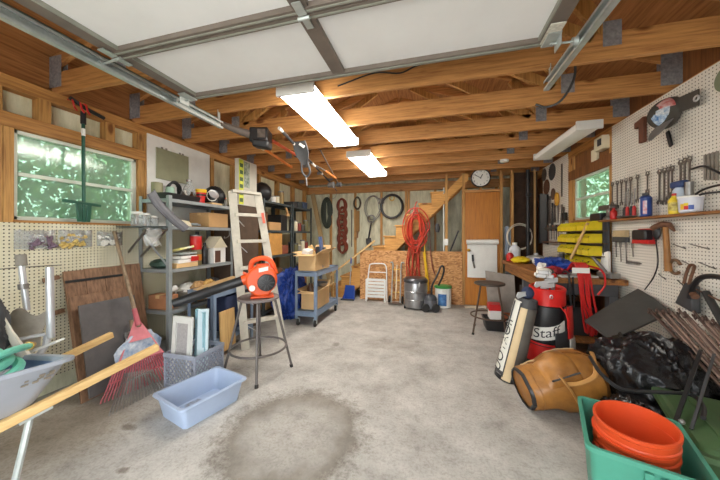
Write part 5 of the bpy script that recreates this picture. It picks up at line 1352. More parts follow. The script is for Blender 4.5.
for k in range(9):
    P(tr, 'driver', M().cyl((1.735, 4.50 + .06 * k, 1.42), (1.735, 4.50 + .06 * k, 1.33), .014).cyl((1.735, 4.50 + .06 * k, 1.33), (1.735, 4.50 + .06 * k, 1.20), .005), (BLACK, DSTEEL, RUST)[k % 3])
S('brown_ledge', 'thin brown ledge below the dark tool rack on the far pegboard', 'shelf', M().b2(1.68, 1.772, 4.42, 5.08, 1.155, 1.17), RUST)
jb = T('junction_box', 'cream switch box with a plug on the brown wall above the right window', 'switch', (1.74, 3.62, 2.15))
P(jb, 'box_body', M().b2(1.72, 1.80, 3.50, 3.66, 2.19, 2.33), CREAMP, bev=.004)
P(jb, 'dark_socket', M().b2(1.712, 1.722, 3.52, 3.58, 2.23, 2.30), CHAR)
P(jb, 'side_plate', M().b2(1.77, 1.80, 3.72, 3.83, 2.12, 2.25), CREAMP, bev=.004)

# ------------------------------------------------------------------ ledge on the near pegboard
lg = T('wall_ledge', 'timber ledge running along the right pegboard above the hammer', 'shelf', (1.72, 2.7, 1.385))
P(lg, 'ledge_board', M().b2(1.672, 1.779, 1.2, 3.78, 1.405, 1.422), BENW, bev=.002)
for y in (1.5,): P(lg, 'bracket', M().prism([(0, 0), (.10, 0), (0, -.10)], .02, frame((1.778, y, 1.399), (-1, 0, 0), y=(0, 0, 1))), STEEL)
LZ = 1.424
S('work_case', 'black flat case at the window end of the ledge', 'case', M().b2(1.66, 1.77, 3.42, 3.62, LZ, LZ + .075), BLACK, bev=.006)
t = T('bench_vice', 'dark steel vice standing on the ledge by the right window edge', 'vice', (1.70, 3.36, LZ))
P(t, 'vice_base', M().lathe([(.05, 0), (.05, .02), (.025, .04), (.025, .1)], Matrix.Translation((1.71, 3.36, LZ))), DSTEEL)
P(t, 'jaw', M().box((1.71, 3.40, LZ + .125), (.06, .20, .05)), DSTEEL, bev=.006)
P(t, 'screw_bar', M().cyl((1.70, 3.5, LZ + .12), (1.70, 3.26, LZ + .12), .01), STEEL)
bottle('red bottle on the ledge next to the steel vice', 1.70, 3.27, LZ, .028, .11, RED, RED, name='red_bottle')
S('steel_plate', 'dark steel plate lying on the ledge in front of the screwdrivers', 'plate', M().lathe([(.03, 0), (.09, .012), (.095, .014), (.09, .02), (0, .01)], Matrix.Translation((1.71, 3.10, LZ)), 20, sx=.7), STEEL)
for i, (y, h, c, w) in enumerate(((3.19, .15, BLACK, 'black handled one nearest the red bottle'), (3.15, .18, RED, 'red handled one second from the red bottle'), (3.10, .13, BLACK, 'black handled one in the middle'), (3.06, .17, RED, 'red handled one nearest the blue can'))):
    t = T('screwdriver', 'screwdriver standing on the ledge, ' + w, 'screwdriver', (1.745, y, LZ), 'screwdrivers standing on the ledge')
    P(t, 'handle', M().lathe([(.010, 0), (.014, .02), (.014, .08), (.008, .10)], Matrix.Translation((1.745, y, LZ + .01))), c)
    P(t, 'blade', M().cyl((1.745, y, LZ + .10), (1.755, y + .005, LZ + .10 + h), .004), STEEL)
t = T('spray_can', 'blue can with red and white print in the middle of the ledge', 'can', (1.71, 2.86, LZ))
P(t, 'can_body', M().lathe([(.036, 0), (.04, .008), (.04, .155), (.028, .172), (.02, .175)], Matrix.Translation((1.71, 2.86, LZ)), 22), mat('can_blue', (40, 66, 134), .35))
P(t, 'cap', M().lathe([(.022, .17), (.022, .195), (0, .197)], Matrix.Translation((1.71, 2.86, LZ))), CHAR)
def oncan(cx, cy, r, a0, a1, z0, z1): return lambda u, v: (cx + r * math.cos(math.radians(a0 + (a1 - a0) * u)), cy + r * math.sin(math.radians(a0 + (a1 - a0) * u)), z0 + (z1 - z0) * v)
P(t, 'print_panel', M().grid(oncan(1.71, 2.86, .041, 215, 250, LZ + .02, LZ + .13), 6, 2, .001), mat('can_print', (206, 84, 84), .4, c2=(214, 218, 230), scale=34))
P(t, 'white_stripe', M().grid(oncan(1.71, 2.86, .041, 168, 185, LZ + .01, LZ + .148), 4, 2, .001), PAPER)
bottle('yellow bottle with red cap on the ledge beside the white tub', 1.70, 2.555, LZ, .034, .15, mat('bottle_yellow', (232, 204, 60), .4), RED, lab=mat('label_dark', (120, 96, 40), .5, c2=(236, 222, 120), scale=30))
t = T('trigger_bottle', 'white bottle with dark blue top behind the yellow bottle on the ledge', 'bottle', (1.735, 2.56, LZ))
P(t, 'bottle_body', M().lathe([(.035, 0), (.04, .01), (.04, .17), (.02, .2)], Matrix.Translation((1.735, 2.56, LZ))), mat('bottle_pale', (196, 210, 226), .35))
P(t, 'top', M().box((1.73, 2.56, LZ + .215), (.05, .11, .05)), mat('top_blue', (38, 62, 110), .4), bev=.012)
t = T('plastic_tub', 'white round tub with a red yellow and blue stripe on the ledge', 'tub', (1.71, 2.44, LZ))
P(t, 'tub_body', M().lathe([(.048, 0), (.056, .008), (.060, .095), (.063, .095), (.063, .105)], Matrix.Translation((1.71, 2.44, LZ)), 26), mat('tub_white', (214, 216, 226), .4, var=.04))
P(t, 'lid', M().lathe([(.064, .102), (.064, .113), (.058, .115), (0, .113)], Matrix.Translation((1.71, 2.44, LZ)), 26), PAPER)
for a0, a1, z0, z1, c in ((205, 225, .02, .045, RED), (205, 225, .046, .065, YEL), (226, 250, .02, .05, BLU), (185, 204, .02, .06, YELC)):
    P(t, 'stripe', M().grid(oncan(1.71, 2.44, .0595, a0, a1, LZ + z0, LZ + z1), 4, 1, .001), c)
S('steel_socket', 'steel cylinder standing on the white tub lid on the ledge', 'socket', M().lathe([(.022, 0), (.022, .10), (.012, .10), (.012, .02)], Matrix.Translation((1.71, 2.45, LZ + .114))), STEEL)

# wrenches on hooks
def wrench(L, r):
    L *= 1.2; r *= 1.1
    """combination wrench hanging along -z, jaw at the bottom; in the plane y (width), z"""
    m = M(); w = .007 + .03 * L
    m.prism([(-w * .5, -.02), (w * .5, -.02), (w * .42, -L + .03), (-w * .42, -L + .03)], .006, frame((0, 0, 0), (0, -1, 0), y=(0, 0, 1)))
    m.tube([(-.003, r * 1.1 * math.cos(k * PI / 8), -.02 + r * 1.1 * math.sin(k * PI / 8)) for k in range(16)], .0042, 6, closed=True)
    j = r * 1.25
    m.prism([(-w * .5, .5 * j), (-j, .1 * j), (-j, -j * 1.1), (-j * .5, -j * 1.3), (-j * .45, -j * .3), (j * .45, -j * .3), (j * .5, -j * 1.3), (j, -j * 1.1), (j, .1 * j), (w * .5, .5 * j)], .007, frame((0, 0, -L + .02), (0, -1, 0), y=(0, 0, 1)))
    return m
WR = [(3.41, 1.805, .19), (3.33, 1.806, .22), (3.265, 1.806, .20), (3.20, 1.806, .23), (3.135, 1.806, .215), (3.045, 1.808, .20), (2.925, 1.812, .15), (2.795, 1.80, .23), (2.745, 1.80, .235), (2.705, 1.80, .21), (2.67, 1.80, .19), (2.595, 1.825, .20), (2.56, 1.83, .18), (2.52, 1.83, .175)]
WL = ['first wrench from the window end of the pegboard row', 'second wrench from the window end of the pegboard row', 'third wrench from the window end of the pegboard row', 'fourth wrench from the window end of the pegboard row', 'fifth wrench from the window end of the pegboard row', 'sixth wrench from the window end, end of the first cluster', 'short lone wrench hanging between the two wrench clusters', 'first wrench of the middle cluster, right of the lone short one', 'second wrench of the middle cluster above the yellow bottle', 'third wrench of the middle cluster above the yellow bottle', 'last wrench of the middle cluster above the yellow bottle', 'first wrench of the right cluster above the white tub', 'second wrench of the right cluster above the white tub', 'last wrench of the right cluster above the white tub']
for (y, z, L), lab in zip(WR, WL):
    o = _link('combination_wrench', wrench(L, .011 + .02 * L), DSTEEL); o.location = (1.764, y, z)
    tag(o, 'steel ' + lab, 'wrench', 'wrenches on the right pegboard')
    ST('peg_hook', M().tube([(1.779, y, z - .0), (1.752, y, z - .002), (1.748, y, z + .014)], .0025, 6), STEEL, parent=wr)
for i, y in enumerate((2.405, 2.378, 2.351, 2.324)):
    S('cold_chisel', 'grey flat chisel hanging above the white tub, %s of four' % ('first', 'second', 'third', 'last')[i], 'chisel', M().b2(1.76, 1.768, y - .008, y + .008, 1.64 - .006 * i, 1.77).b2(1.758, 1.77, y - .006, y + .006, 1.77, 1.81), mat('chisel_grey', (132, 124, 114), .5), 'chisels on the right pegboard')
for i, (p, w) in enumerate((([(1.76, 2.50, 1.735), (1.73, 2.38, 1.73), (1.70, 2.28, 1.69), (1.70, 2.18, 1.62)], 'upper bent black rod'), ([(1.76, 2.48, 1.52), (1.72, 2.40, 1.555), (1.70, 2.28, 1.575), (1.70, 2.15, 1.58)], 'middle bent black rod'), ([(1.76, 2.42, 1.44), (1.73, 2.41, 1.52), (1.71, 2.35, 1.54), (1.70, 2.2, 1.535)], 'lower bent black rod'))):
    S('bent_rod', w + ' hanging at the near end of the right pegboard', 'rod', M().tube(spline(p, 6), .007, 7), BLACK)
S('round_disc', 'grey green disc hanging at the near end of the pegboard above the chisels', 'disc', M().lathe([(.08, 0), (.08, .012), (0, .014)], wmx(2.26, 2.25), 26), mat('disc_green', (122, 130, 104), .6))

# cap, holster, strap
cp = T('baseball_cap', 'grey peaked cap with red white and blue emblem hanging high on the right pegboard', 'cap', (1.70, 2.70, 2.14))
cc = V(1.76, 2.70, 2.215)
def dome(u, v):
    a = 2 * PI * u; b = PI / 2 * v
    r = math.sin(b); return (cc.x - .115 * math.cos(b), cc.y + .125 * r * math.cos(a) * 1.05, cc.z + .115 * r * math.sin(a))
P(cp, 'crown', M().grid(dome, 28, 10, .004), mat('cap_grey', (72, 68, 62), .8))
def patch(a0, a1, b0, b1): return lambda u, v: (lambda p: cc + (V(p) - cc) * 1.02)(dome(a0 + (a1 - a0) * u, b0 + (b1 - b0) * v))
P(cp, 'blue_emblem', M().grid(patch(.57, .74, .16, .60), 10, 6, .002), mat('emblem_blue', (52, 112, 176), .6, c2=(208, 224, 234), scale=40))
P(cp, 'white_emblem', M().grid(patch(.47, .58, .22, .62), 10, 6, .002), mat('emblem_white', (232, 232, 230), .6, c2=(90, 132, 170), scale=34))
P(cp, 'red_emblem', M().grid(patch(.33, .48, .34, .78), 10, 6, .002), mat('emblem_red', (184, 40, 44), .6, c2=(216, 190, 186), scale=26))
P(cp, 'peak', M().grid(lambda u, v: (1.70 - .09 * v * (1 - (2 * u - 1) ** 2 * .5), 2.63 + .16 * (u - .4), 2.13 - .13 * v * (1 - (2 * u - 1) ** 2 * .55)), 10, 6, .005), mat('peak_grey', (112, 110, 106), .8))
P(cp, 'back_strap', M().grid(lambda u, v: (1.745, 2.62 - .20 * u, 2.285 - .02 * u - .11 * v - .0 * u), 8, 3, .006), mat('cap_grey', (72, 68, 62), .8))
P(cp, 'buckle', M().tube([(1.735, 2.43 + .018 * math.cos(k * PI / 5), 2.205 + .018 * math.sin(k * PI / 5)) for k in range(10)], .006, 6, closed=True), ALU)
S('leather_holster', 'brown leather holster hanging left of the peaked cap', 'holster', M().prism([(-.06, .09), (.055, .11), (.055, -.11), (-.005, -.11), (-.005, .04), (-.06, .035)], .03, wmx(3.0, 2.185)), mat('holster_brown', (104, 62, 42), .6), bev=.006)
S('hand_strap', 'short black strap hanging under the peaked cap', 'strap', M().bar((1.765, 2.72, 2.08), (1.755, 2.67, 1.95), .03, .014, (1, 0, 0)), BLACK, bev=.004)

# below the ledge
t = T('brush_rack', 'beige brush with dark bristles hanging below the ledge', 'brush', (1.75, 3.25, 1.2))
P(t, 'brush_block', M().b2(1.735, 1.772, 3.17, 3.36, 1.25, 1.315), mat('brush_beige', (190, 168, 128), .7), bev=.006)
P(t, 'bristles', M().b2(1.738, 1.77, 3.165, 3.365, 1.20, 1.25), CHAR)
for i, (y, l, w) in enumerate(((3.34, .15, 'left'), (3.27, .19, 'middle'), (3.19, .20, 'right'), (3.10, .13, 'far right'))):
    S('thin_driver', 'thin dark driver below the beige brush, %s one' % w, 'driver', M().cyl((1.755, y, 1.20), (1.755, y - .01, 1.20 - l), .005).cyl((1.755, y, 1.20), (1.755, y - .003, 1.15), .009), DSTEEL, 'thin drivers below the brush')
rh = T('tool_holder', 'red wall holder with two black cases below the ledge', 'holder', (1.75, 2.95, 1.19))
P(rh, 'red_tray', M().b2(1.715, 1.775, 2.84, 3.04, 1.195, 1.23), RED, bev=.003)
P(rh, 'black_case', M().b2(1.71, 1.772, 2.87, 3.04, 1.225, 1.315), BLACK, bev=.014)
P(rh, 'red_back', M().b2(1.768, 1.776, 2.83, 3.05, 1.235, 1.325), RED)
S('cable_grip', 'black oval grip with a thin cable dangling below the red holder', 'cable', M().ball((1.745, 2.80, 1.29), (.02, .035, .06), 12, 8).tube(spline([(1.75, 2.815, 1.23), (1.755, 2.80, 1.05), (1.75, 2.84, .92), (1.745, 2.93, .80)], 6), .005, 6), BLACK)
hm = T('claw_hammer', 'claw hammer with wooden handle and leather loop on the right pegboard', 'hammer', (1.74, 2.70, .99))
P(hm, 'head', M().tube([(1.735, 2.81, 1.325), (1.735, 2.77, 1.345), (1.735, 2.72, 1.35)], [.026, .020, .027], 10).tube([(1.735, 2.72, 1.35), (1.735, 2.66, 1.35), (1.735, 2.61, 1.30)], [.027, .02, .008], 8), RUST)
P(hm, 'handle', M().tube(spline([(1.74, 2.705, 1.36), (1.745, 2.70, 1.22), (1.745, 2.69, 1.08), (1.745, 2.68, .99)], 4), [.020, .028], 10, flat=.8), mat('hammer_wood', (156, 106, 52), .5, var=.2), label='wooden handle')
P(hm, 'leather_loop', M().tube([(1.755, 2.635 + .05 * math.cos(k * PI / 8), 1.03 + .052 * math.sin(k * PI / 8)) for k in range(-6, 8)], .011, 8), mat('loop_leather', (112, 84, 60), .7))
for i, (y0, y1, z) in enumerate(((2.68, 2.56, 1.20), (2.53, 2.38, 1.205), (2.60, 2.50, 1.08), (2.46, 2.34, 1.08), (2.64, 2.58, .93), (2.82, 2.74, .95))):
    ST('peg_hook', M().tube([(1.778, y0, z), (1.768, y0 - .005, z), (1.766, y1, z - .03), (1.755, y1, z - .015)], .0035, 6), DSTEEL, parent=wr)
S('hook_strip', 'row of small dark hooks on a strip low on the right pegboard', 'hooks', M().b2(1.77, 1.777, 3.02, 3.20, 1.01, 1.022).add(*(lambda q: (q.v, q.f))((lambda mm: [mm.cyl((1.765, 3.03 + .02 * k, 1.03), (1.765, 3.03 + .02 * k, .995), .003) for k in range(9)] and mm)(M()))), DSTEEL)
tp_ = T('tool_pouch', 'black tool pouch with a loop strap hanging low on the right pegboard', 'pouch', (1.72, 2.50, .78))
P(tp_, 'pouch_body', M().slab([(1.74, 2.62, .76), (1.70, 2.42, .74), (1.70, 2.43, .925), (1.745, 2.54, .93)], -.05), CHAR, bev=.008)
P(tp_, 'loop_strap', M().tube(spline([(1.735, 2.53, .92), (1.755, 2.535, 1.0), (1.76, 2.515, 1.055), (1.755, 2.475, 1.05), (1.735, 2.47, .98), (1.725, 2.475, .92)], 5), .009, 8), RUST)

# ------------------------------------------------------------------ golf bags
GN = V(-.32, -.947, 0).normalized(); GR = V(.947, -.32, 0).normalized()
def bag_fn(base, top, r0, r1):
    base, top = V(base), V(top)
    ax = (top - base); L = ax.length; ax.normalize()
    rt_ = (GR - ax * GR.dot(ax)).normalized(); nn = rt_.cross(ax); 
    if nn.dot(GN) < 0: nn = -nn
    def f(a, h, e=0.):
        """a: angle from the front (degrees, positive to the right), h: 0..1 along the bag"""
        r = r0 + (r1 - r0) * h + e; q = math.radians(a)
        return base + ax * (L * h) + rt_ * (r * math.sin(q)) + nn * (r * math.cos(q))
    return f, L
def gpatch(f, a0, a1, h0, h1, e, skew=0., n=14):
    return M().grid(lambda u, v: f(a0 + (a1 - a0) * u, h0 + (h1 - h0) * v + skew * u * u, e + .004 * math.sin(PI * v) * math.sin(PI * u)), n, 6, .008)
f1, L1 = bag_fn((.985, 2.945, .0), (.99, 2.87, .80), .18, .122)
gb = T('golf_bag', 'red white and black golf bag standing by the workbench', 'golf bag', (.985, 2.945, 0))
def barrel(f, hs, es):
    return [[f(360 * k / 32, h, e) for k in range(32)] for h, e in zip(hs, es)]
P(gb, 'barrel', loft(M(), barrel(f1, (0, .03, .8, .86), (-.006, .0, .0, .0)), True, True), BLACK)
P(gb, 'collar', loft(M(), barrel(f1, (.82, .83, .93, 1.0, 1.01, .985, .86), (.004, .014, .014, .02, .008, -.012, -.012)), False, True), REDV)
P(gb, 'front_pocket', gpatch(f1, -52, 42, .60, .81, .014), BLACK)
P(gb, 'white_band', gpatch(f1, -62, 60, .43, .575, .016, .10), BAGW, label='white band with black lettering')
P(gb, 'lower_pocket', gpatch(f1, -60, 40, .20, .42, .026), REDV)
P(gb, 'white_flash', gpatch(f1, 14, 52, .16, .34, .034, .12), BAGW)
P(gb, 'dark_flap', gpatch(f1, 22, 62, .33, .56, .046, .05), mat('flap_dark', (52, 52, 54), .6))
P(gb, 'side_pocket', gpatch(f1, 54, 122, .50, .84, .056, -.06), REDV)
P(gb, 'side_panel', gpatch(f1, 56, 112, .28, .50, .066, -.04), BAGW)
P(gb, 'zip_seam', M().tube([f1(a, .40, .034) for a in range(-58, 40, 6)], .004, 6), BLACK)
P(gb, 'pull_cord', M().tube(spline([f1(-48, .93, .022), f1(-58, .8, .022), f1(-54, .68, .026), f1(-40, .58, .030)], 5), .008, 7), REDV)
P(gb, 'pull_cord', M().tube(spline([f1(40, .84, .02), f1(52, .76, .05), f1(60, .68, .055), f1(52, .72, .055), f1(48, .82, .045)], 5), .006, 7), REDV)
P(gb, 'ring', M().tube([f1(12 + 4 * math.cos(k * PI / 5), .94 + .02 * math.sin(k * PI / 5), .024) for k in range(10)], .004, 6, closed=True), ALU)
tx = text_m('nStaff', .118)
tx.map(lambda p: f1(-7 + math.degrees(p.x / .170), .513 + p.y / L1 + .10 * ((p.x / .165 / 2.13 + .52) ** 2) - .01, .0225))
P(gb, 'lettering', tx, BLACK, label='black Staff lettering')
f2, L2 = bag_fn((.635, 2.73, .0), (.785, 2.705, .72), .104, .082)
g2 = T('golf_bag', 'slim white tan and black golf bag leaning against the red one', 'golf bag', (.66, 2.74, 0))
P(g2, 'barrel', loft(M(), barrel(f2, (0, .03, .95, 1.0, .97), (-.004, .004, .0, -.004, -.012)), True, True), CHAR)
P(g2, 'white_panel', gpatch(f2, -88, -22, .10, .96, .010), BAGW)
P(g2, 'tan_pocket', gpatch(f2, -22, 12, .02, .90, .018), TANV)
P(g2, 'grey_panel', gpatch(f2, 12, 70, .04, .9, .008), mat('bag_grey', (92, 88, 82), .6))
P(g2, 'edge_piping', M().tube([f2(-20, h / 20, .022) for k, h in enumerate(range(1, 20))], .005, 6), CHAR)
P(g2, 'edge_piping', M().tube([f2(-55, h / 20, .02) for k, h in enumerate(range(11, 20))], .005, 6), CHAR)
tx = text_m('UOVAOn', .115)
tx.map(lambda p: f2(-57 - math.degrees(p.y / .1), .40 + p.x / L2, .0165))
P(g2, 'lettering', tx, BLACK, label='black vertical lettering')
P(g2, 'base_cap', loft(M(), barrel(f2, (0, .05, .06), (.008, .010, .002)), True, False), BLACK)

def club(label, f, a, rr, z_ext, kind, group):
    """shaft out of the bag mouth with a head on top"""
    q = math.radians(a)
    p0 = f(a, .55, -.15 + rr * .15 + .0); p1 = f(a, 1.0 + z_ext, rr - .15)
    t = T('golf_club', label, 'golf club', p0, group)
    P(t, 'shaft', M().cyl(p0, p1, .0055, .0065), STEEL)
    d = (p1 - p0).normalized(); side = (GR * math.cos(q * .7 + 2.6) + GN * .35).normalized()
    if kind == 'iron':
        mx = frame(p1, side, z=GN)
        P(t, 'club_head', M().prism([(-.012, -.02), (.03, -.012), (.085, -.005), (.10, .03), (.085, .052), (.04, .03), (-.012, .022)], .014, mx), ALU, bev=.004)
    else:
        P(t, 'club_head', M().ball(p1 + side * .035 + V(0, 0, .01), (.062, .05, .032), 16, 10), BAGW if kind == 'white' else (CHAR if kind == 'dark' else REDV))
        P(t, 'club_face', M().box(p1 + side * .04 + GN * .045 + V(0, 0, .005), (.08, .012, .036), (0, 0, -.3)), STEEL, bev=.004)
    return t
GG = 'golf clubs in the red and white bag'
for args in (('white headed golf club standing tallest in the red bag', 10, .06, .17, 'white'), ('steel golf iron in the front of the red bag mouth', -10, .10, .07, 'iron'), ('white golf club leaning left in the red bag', -60, .06, .13, 'white'), ('dark headed golf club at the back of the red bag', 150, .06, .16, 'dark'), ('steel golf iron at the right edge of the red bag mouth', 70, .10, .10, 'iron'), ('red headed golf club at the right rear of the red bag', 110, .08, .12, 'red'), ('low steel golf iron right of centre in the red bag', 40, .09, .045, 'iron')):
    club(args[0], f1, args[1], args[2], args[3], args[4], GG)
club('steel golf iron sticking out of the slim white and tan bag', f2, -10, .10, .07, 'iron', 'golf clubs in the slim bag')
S('head_cover', 'navy club head cover at the mouth of the slim golf bag', 'head cover', lump(f2(-20, 1.0, -.08), (.05, .05, .055), 71, .05), NAVY)

# tan leather bag lying on the floor
A0, A1_ = V(.635, 2.29, .135), V(1.17, 2.41, .27)
ax = (A1_ - A0).normalized(); sd = V(-ax.y, ax.x, 0).normalized(); upx = ax.cross(sd) * 1.0
if upx.z < 0: upx = -upx
def tan(a, h, e=0.):
    e = e + .022 * NZ.noise(V(a * .02, h * 4, 3.3)) + .012 * NZ.noise(V(a * .05, h * 9, 1.3))
    q = math.radians(a); r = .130 + .03 * max(h, 0) + .040 * math.sin(PI * min(max(h, 0), 1)) ** .8 + e
    zz = math.cos(q) * (r - .012 * math.sin(8 * h)) 
    p = A0.lerp(A1_, h) + sd * (-math.sin(q) * r * 1.06) + upx * zz
    p.z = max(p.z, .003); return p
tg = T('golf_bag', 'old tan leather golf bag lying on the floor in front of the red one', 'golf bag', (.93, 2.52, 0))
P(tg, 'barrel', loft(M(), [[tan(360 * k / 36, h, e) for k in range(36)] for h, e in ((.0, -.01), (.015, .0), (.12, .004), (.25, .0), (.42, .012), (.60, .004), (.78, .016), (.92, -.01), (1.0, -.06), (1.03, -.11))]), LEATH)
P(tg, 'base_ring', loft(M(), [[tan(360 * k / 36, h, e) for k in range(36)] for h, e in ((-.012, -.012), (-.02, -.004), (-.01, .006), (.02, .006))], False, False), BLACK)
P(tg, 'rim_band', loft(M(), [[tan(360 * k / 36, h, e) for k in range(36)] for h, e in ((.02, .004), (.03, .01), (.09, .01), (.10, .004))], False, False), LEATH)
P(tg, 'pocket', M().grid(lambda u, v: tan(-10 + 75 * v, .20 + .38 * u, .004 + .03 * math.sin(PI * u) ** .5 * math.sin(PI * v) ** .5), 14, 12, .006), LEATH)
P(tg, 'zip', M().tube([tan(52, .24 + .03 * i, .028) for i in range(12)], .006, 6), CHAR)
P(tg, 'strap', M().tube(spline([tan(62, .36, .03), tan(66, .52, .035), tan(58, .70, .035), tan(30, .84, .04), tan(10, .92, .03)], 5), .014, 8, flat=.4), mat('leather_pale', (188, 138, 78), .45))
P(tg, 'buckle_strap', M().tube(spline([tan(46, .34, .036), tan(72, .38, .034), tan(96, .42, .02)], 5), .012, 8, flat=.4), mat('leather_pale', (188, 138, 78), .45))
P(tg, 'seam', M().tube([tan(-20 + 2 * i, .18 + .035 * i, .012) for i in range(20)], .005, 6), mat('leather_dark', (124, 78, 34), .5))
P(tg, 'seam', M().tube([tan(-40, .12 + .04 * i, .010) for i in range(20)], .006, 6), TANV)

# ------------------------------------------------------------------ black bags, mat, stakes
S('rubbish_bag', 'large black rubbish bag slumped between the tan bag and the pegboard', 'rubbish bag', crumple((1.41, 2.30, 0), (.31, .31, .33), 1), TRASH, ang=1.2)
S('rubbish_bag', 'black rubbish bag under the bundle of garden stakes', 'rubbish bag', crumple((1.62, 1.99, 0), (.14, .14, .21), 2), TRASH, ang=1.2)
S('rubbish_bag', 'flat crumpled black bag on the floor beside the tan leather bag end', 'rubbish bag', crumple((1.16, 2.02, 0), (.17, .20, .16), 3), TRASH, ang=1.2)
S('dark_mat', 'dark grey square mat tilted against the pegboard behind the black bags', 'mat', M().grid(lambda u, v: V(1.73, 2.98, .785).lerp(V(1.71, 2.60, .68), u).lerp(V(1.225, 2.74, .555).lerp(V(1.25, 2.44, .50), u), v) + V(0, 0, .012 * math.sin(PI * u) - .02 * v * v), 8, 8, .018), MATT)
rn = random.Random(31)
SO = ('first', 'second', 'third', 'fourth', 'fifth', 'sixth', 'seventh', 'eighth', 'ninth', 'tenth', 'eleventh', 'twelfth', 'thirteenth', 'fourteenth', 'fifteenth', 'sixteenth', 'seventeenth', 'last')
for i in range(18):
    k = i / 17.
    top = V(1.575 + .105 * k + rn.uniform(-.012, .012), 2.60 - .42 * k + rn.uniform(-.02, .02), .715 + .05 * k + rn.uniform(-.018, .018))
    end = V(1.505 + .115 * k + rn.uniform(-.01, .01), 1.93 - .20 * k + rn.uniform(-.03, .03), .43 + .02 * k + rn.uniform(-.015, .015))
    d = (end - top).normalized(); up = V(0, 0, 1) - d * d.z; up.normalize(); sx_ = d.cross(up)
    hook = [top + up * .018 * math.sin(a) + d * (-.018 + .018 * math.cos(a)) * -1 + sx_ * .012 * math.sin(a * .5) for a in [q * PI / 6 for q in range(10, -1, -1)]]
    t = T('garden_stake', 'brown wire garden stake, %s from the dark mat in the bundle' % SO[i], 'stake', end, 'garden stakes bundled by the right pegboard')
    P(t, 'rod', M().tube([top, end], .0085, 7), mat('stake_a', (122, 100, 88), .5, .2, var=.25, scale=12) if i % 3 else mat('stake_b', (84, 64, 56), .6, .3, var=.3, scale=12))
    P(t, 'hook', M().tube(hook, .005, 6), mat('stake_b', (104, 76, 64), .6, .3, var=.3, scale=12))
# bent handle with foam grip behind the stakes
te = T('edger_handle', 'black bent machine handle with foam grip arching at the right pegboard', 'handle', (1.55, 2.1, .5))
P(te, 'bent_tube', M().tube(spline([(1.69, 2.42, .84), (1.68, 2.38, .92), (1.66, 2.30, .99), (1.63, 2.18, 1.02), (1.59, 2.02, 1.02), (1.56, 1.88, 1.0)], 6), .016, 10), BLACK)
P(te, 'foam_grip', M().cyl((1.69, 2.30, .90), (1.60, 2.03, .70), .020), RUBB)
P(te, 'clamp_wire', M().cyl((1.74, 2.45, .90), (1.62, 2.10, .88), .005), RUST)
P(te, 'clamp', M().cyl((1.70, 2.42, .88), (1.68, 2.36, .86), .02), RUST)

# ------------------------------------------------------------------ green spreader
sp = T('drop_spreader', 'olive green spreader hopper on the floor in the right front corner', 'spreader', (1.42, 1.62, 0))
sc_ = (1.37, 1.64, 0)
def spr(w, d, z, r=.04): return rring(sc_[0], sc_[1], w, d, r, z)
P(sp, 'hopper', rot_about(loft(M(), [spr(.30, .34, .12), spr(.50, .58, .36), spr(.53, .62, .36), spr(.53, .62, .385), spr(.49, .57, .385), spr(.46, .54, .40), spr(.0 + .30, .34, .41)]), sc_, -.35), OLIV)
P(sp, 'lid_bulge', rot_about(M().ball((sc_[0] + .08, sc_[1] - .16, .40), (.15, .13, .05), 22, 12), sc_, -.35), OLIV)
for dx in (-.14, .12):
    P(sp, 'rib', rot_about(M().b2(sc_[0] + dx - .012, sc_[0] + dx + .012, sc_[1] - .26, sc_[1] + .26, .398, .416), sc_, -.35), OLIV)
for s in (-1, 1):
    a = V(sc_[0], sc_[1], 0) + Matrix.Rotation(-.35, 3, 'Z') @ V(s * .24, 0, .13)
    P(sp, 'wheel', M().lathe([(.02, -.03), (.11, -.03), (.13, 0), (.11, .03), (.02, .03)], frame(a, (0, 0, 1), z=Matrix.Rotation(-.35, 3, 'Z') @ V(1, 0, 0)), 22), RUBB)
P(sp, 'handle_bar', M().bar((1.08, 1.62, .40), (1.49, 2.06, .60), .015, .015), BLACK)
P(sp, 'handle_bar', M().bar((1.11, 1.58, .40), (1.52, 2.02, .60), .011, .011), CHAR)
P(sp, 'pivot_bolt', M().ball((1.09, 1.60, .42), .012, 10, 6), STEEL)
S('tube_handle', 'black bent tube handle lying across the black bags above the orange buckets', 'handle', M().tube(spline([(.93, 2.02, .52), (.90, 1.86, .50), (.94, 1.79, .46), (1.00, 1.78, .45), (1.12, 1.80, .45), (1.24, 1.81, .455), (1.27, 1.78, .455), (1.24, 1.70, .45), (1.18, 1.62, .44)], 6), .010, 8), BLACK)

# ------------------------------------------------------------------ teal bin with orange buckets
bc_ = (.832, 1.455, 0); BR = -.34
def tb_(w, d, z, r=.03): return rring(bc_[0], bc_[1], w, d, r, z)
tl = T('garden_cart_bin', 'teal plastic garden bin holding the orange buckets', 'bin', bc_)
P(tl, 'bin_body', rot_about(loft(M(), [tb_(.28, .34, .0), tb_(.338, .405, .405), tb_(.364, .43, .405), tb_(.364, .43, .425), tb_(.335, .40, .425), tb_(.33, .395, .41), tb_(.272, .332, .01)]), bc_, BR), TEAL)
P(tl, 'front_rib', rot_about(M().slab([(bc_[0] - .012, bc_[1] - .172, .02), (bc_[0] + .012, bc_[1] - .172, .02), (bc_[0] + .012, bc_[1] - .212, .40), (bc_[0] - .012, bc_[1] - .212, .40)], .008), bc_, BR), TEAL)
P(tl, 'handle_recess', rot_about(M().slab([(bc_[0] + .03, bc_[1] - .209, .375), (bc_[0] + .14, bc_[1] - .209, .375), (bc_[0] + .14, bc_[1] - .212, .395), (bc_[0] + .03, bc_[1] - .212, .395)], .006), bc_, BR), mat('teal_shadow', (70, 150, 132), .5))
P(tl, 'blue_clip', rot_about(M().box((bc_[0] + .15, bc_[1] - .217, .385), (.02, .012, .02)), bc_, BR), BLU)
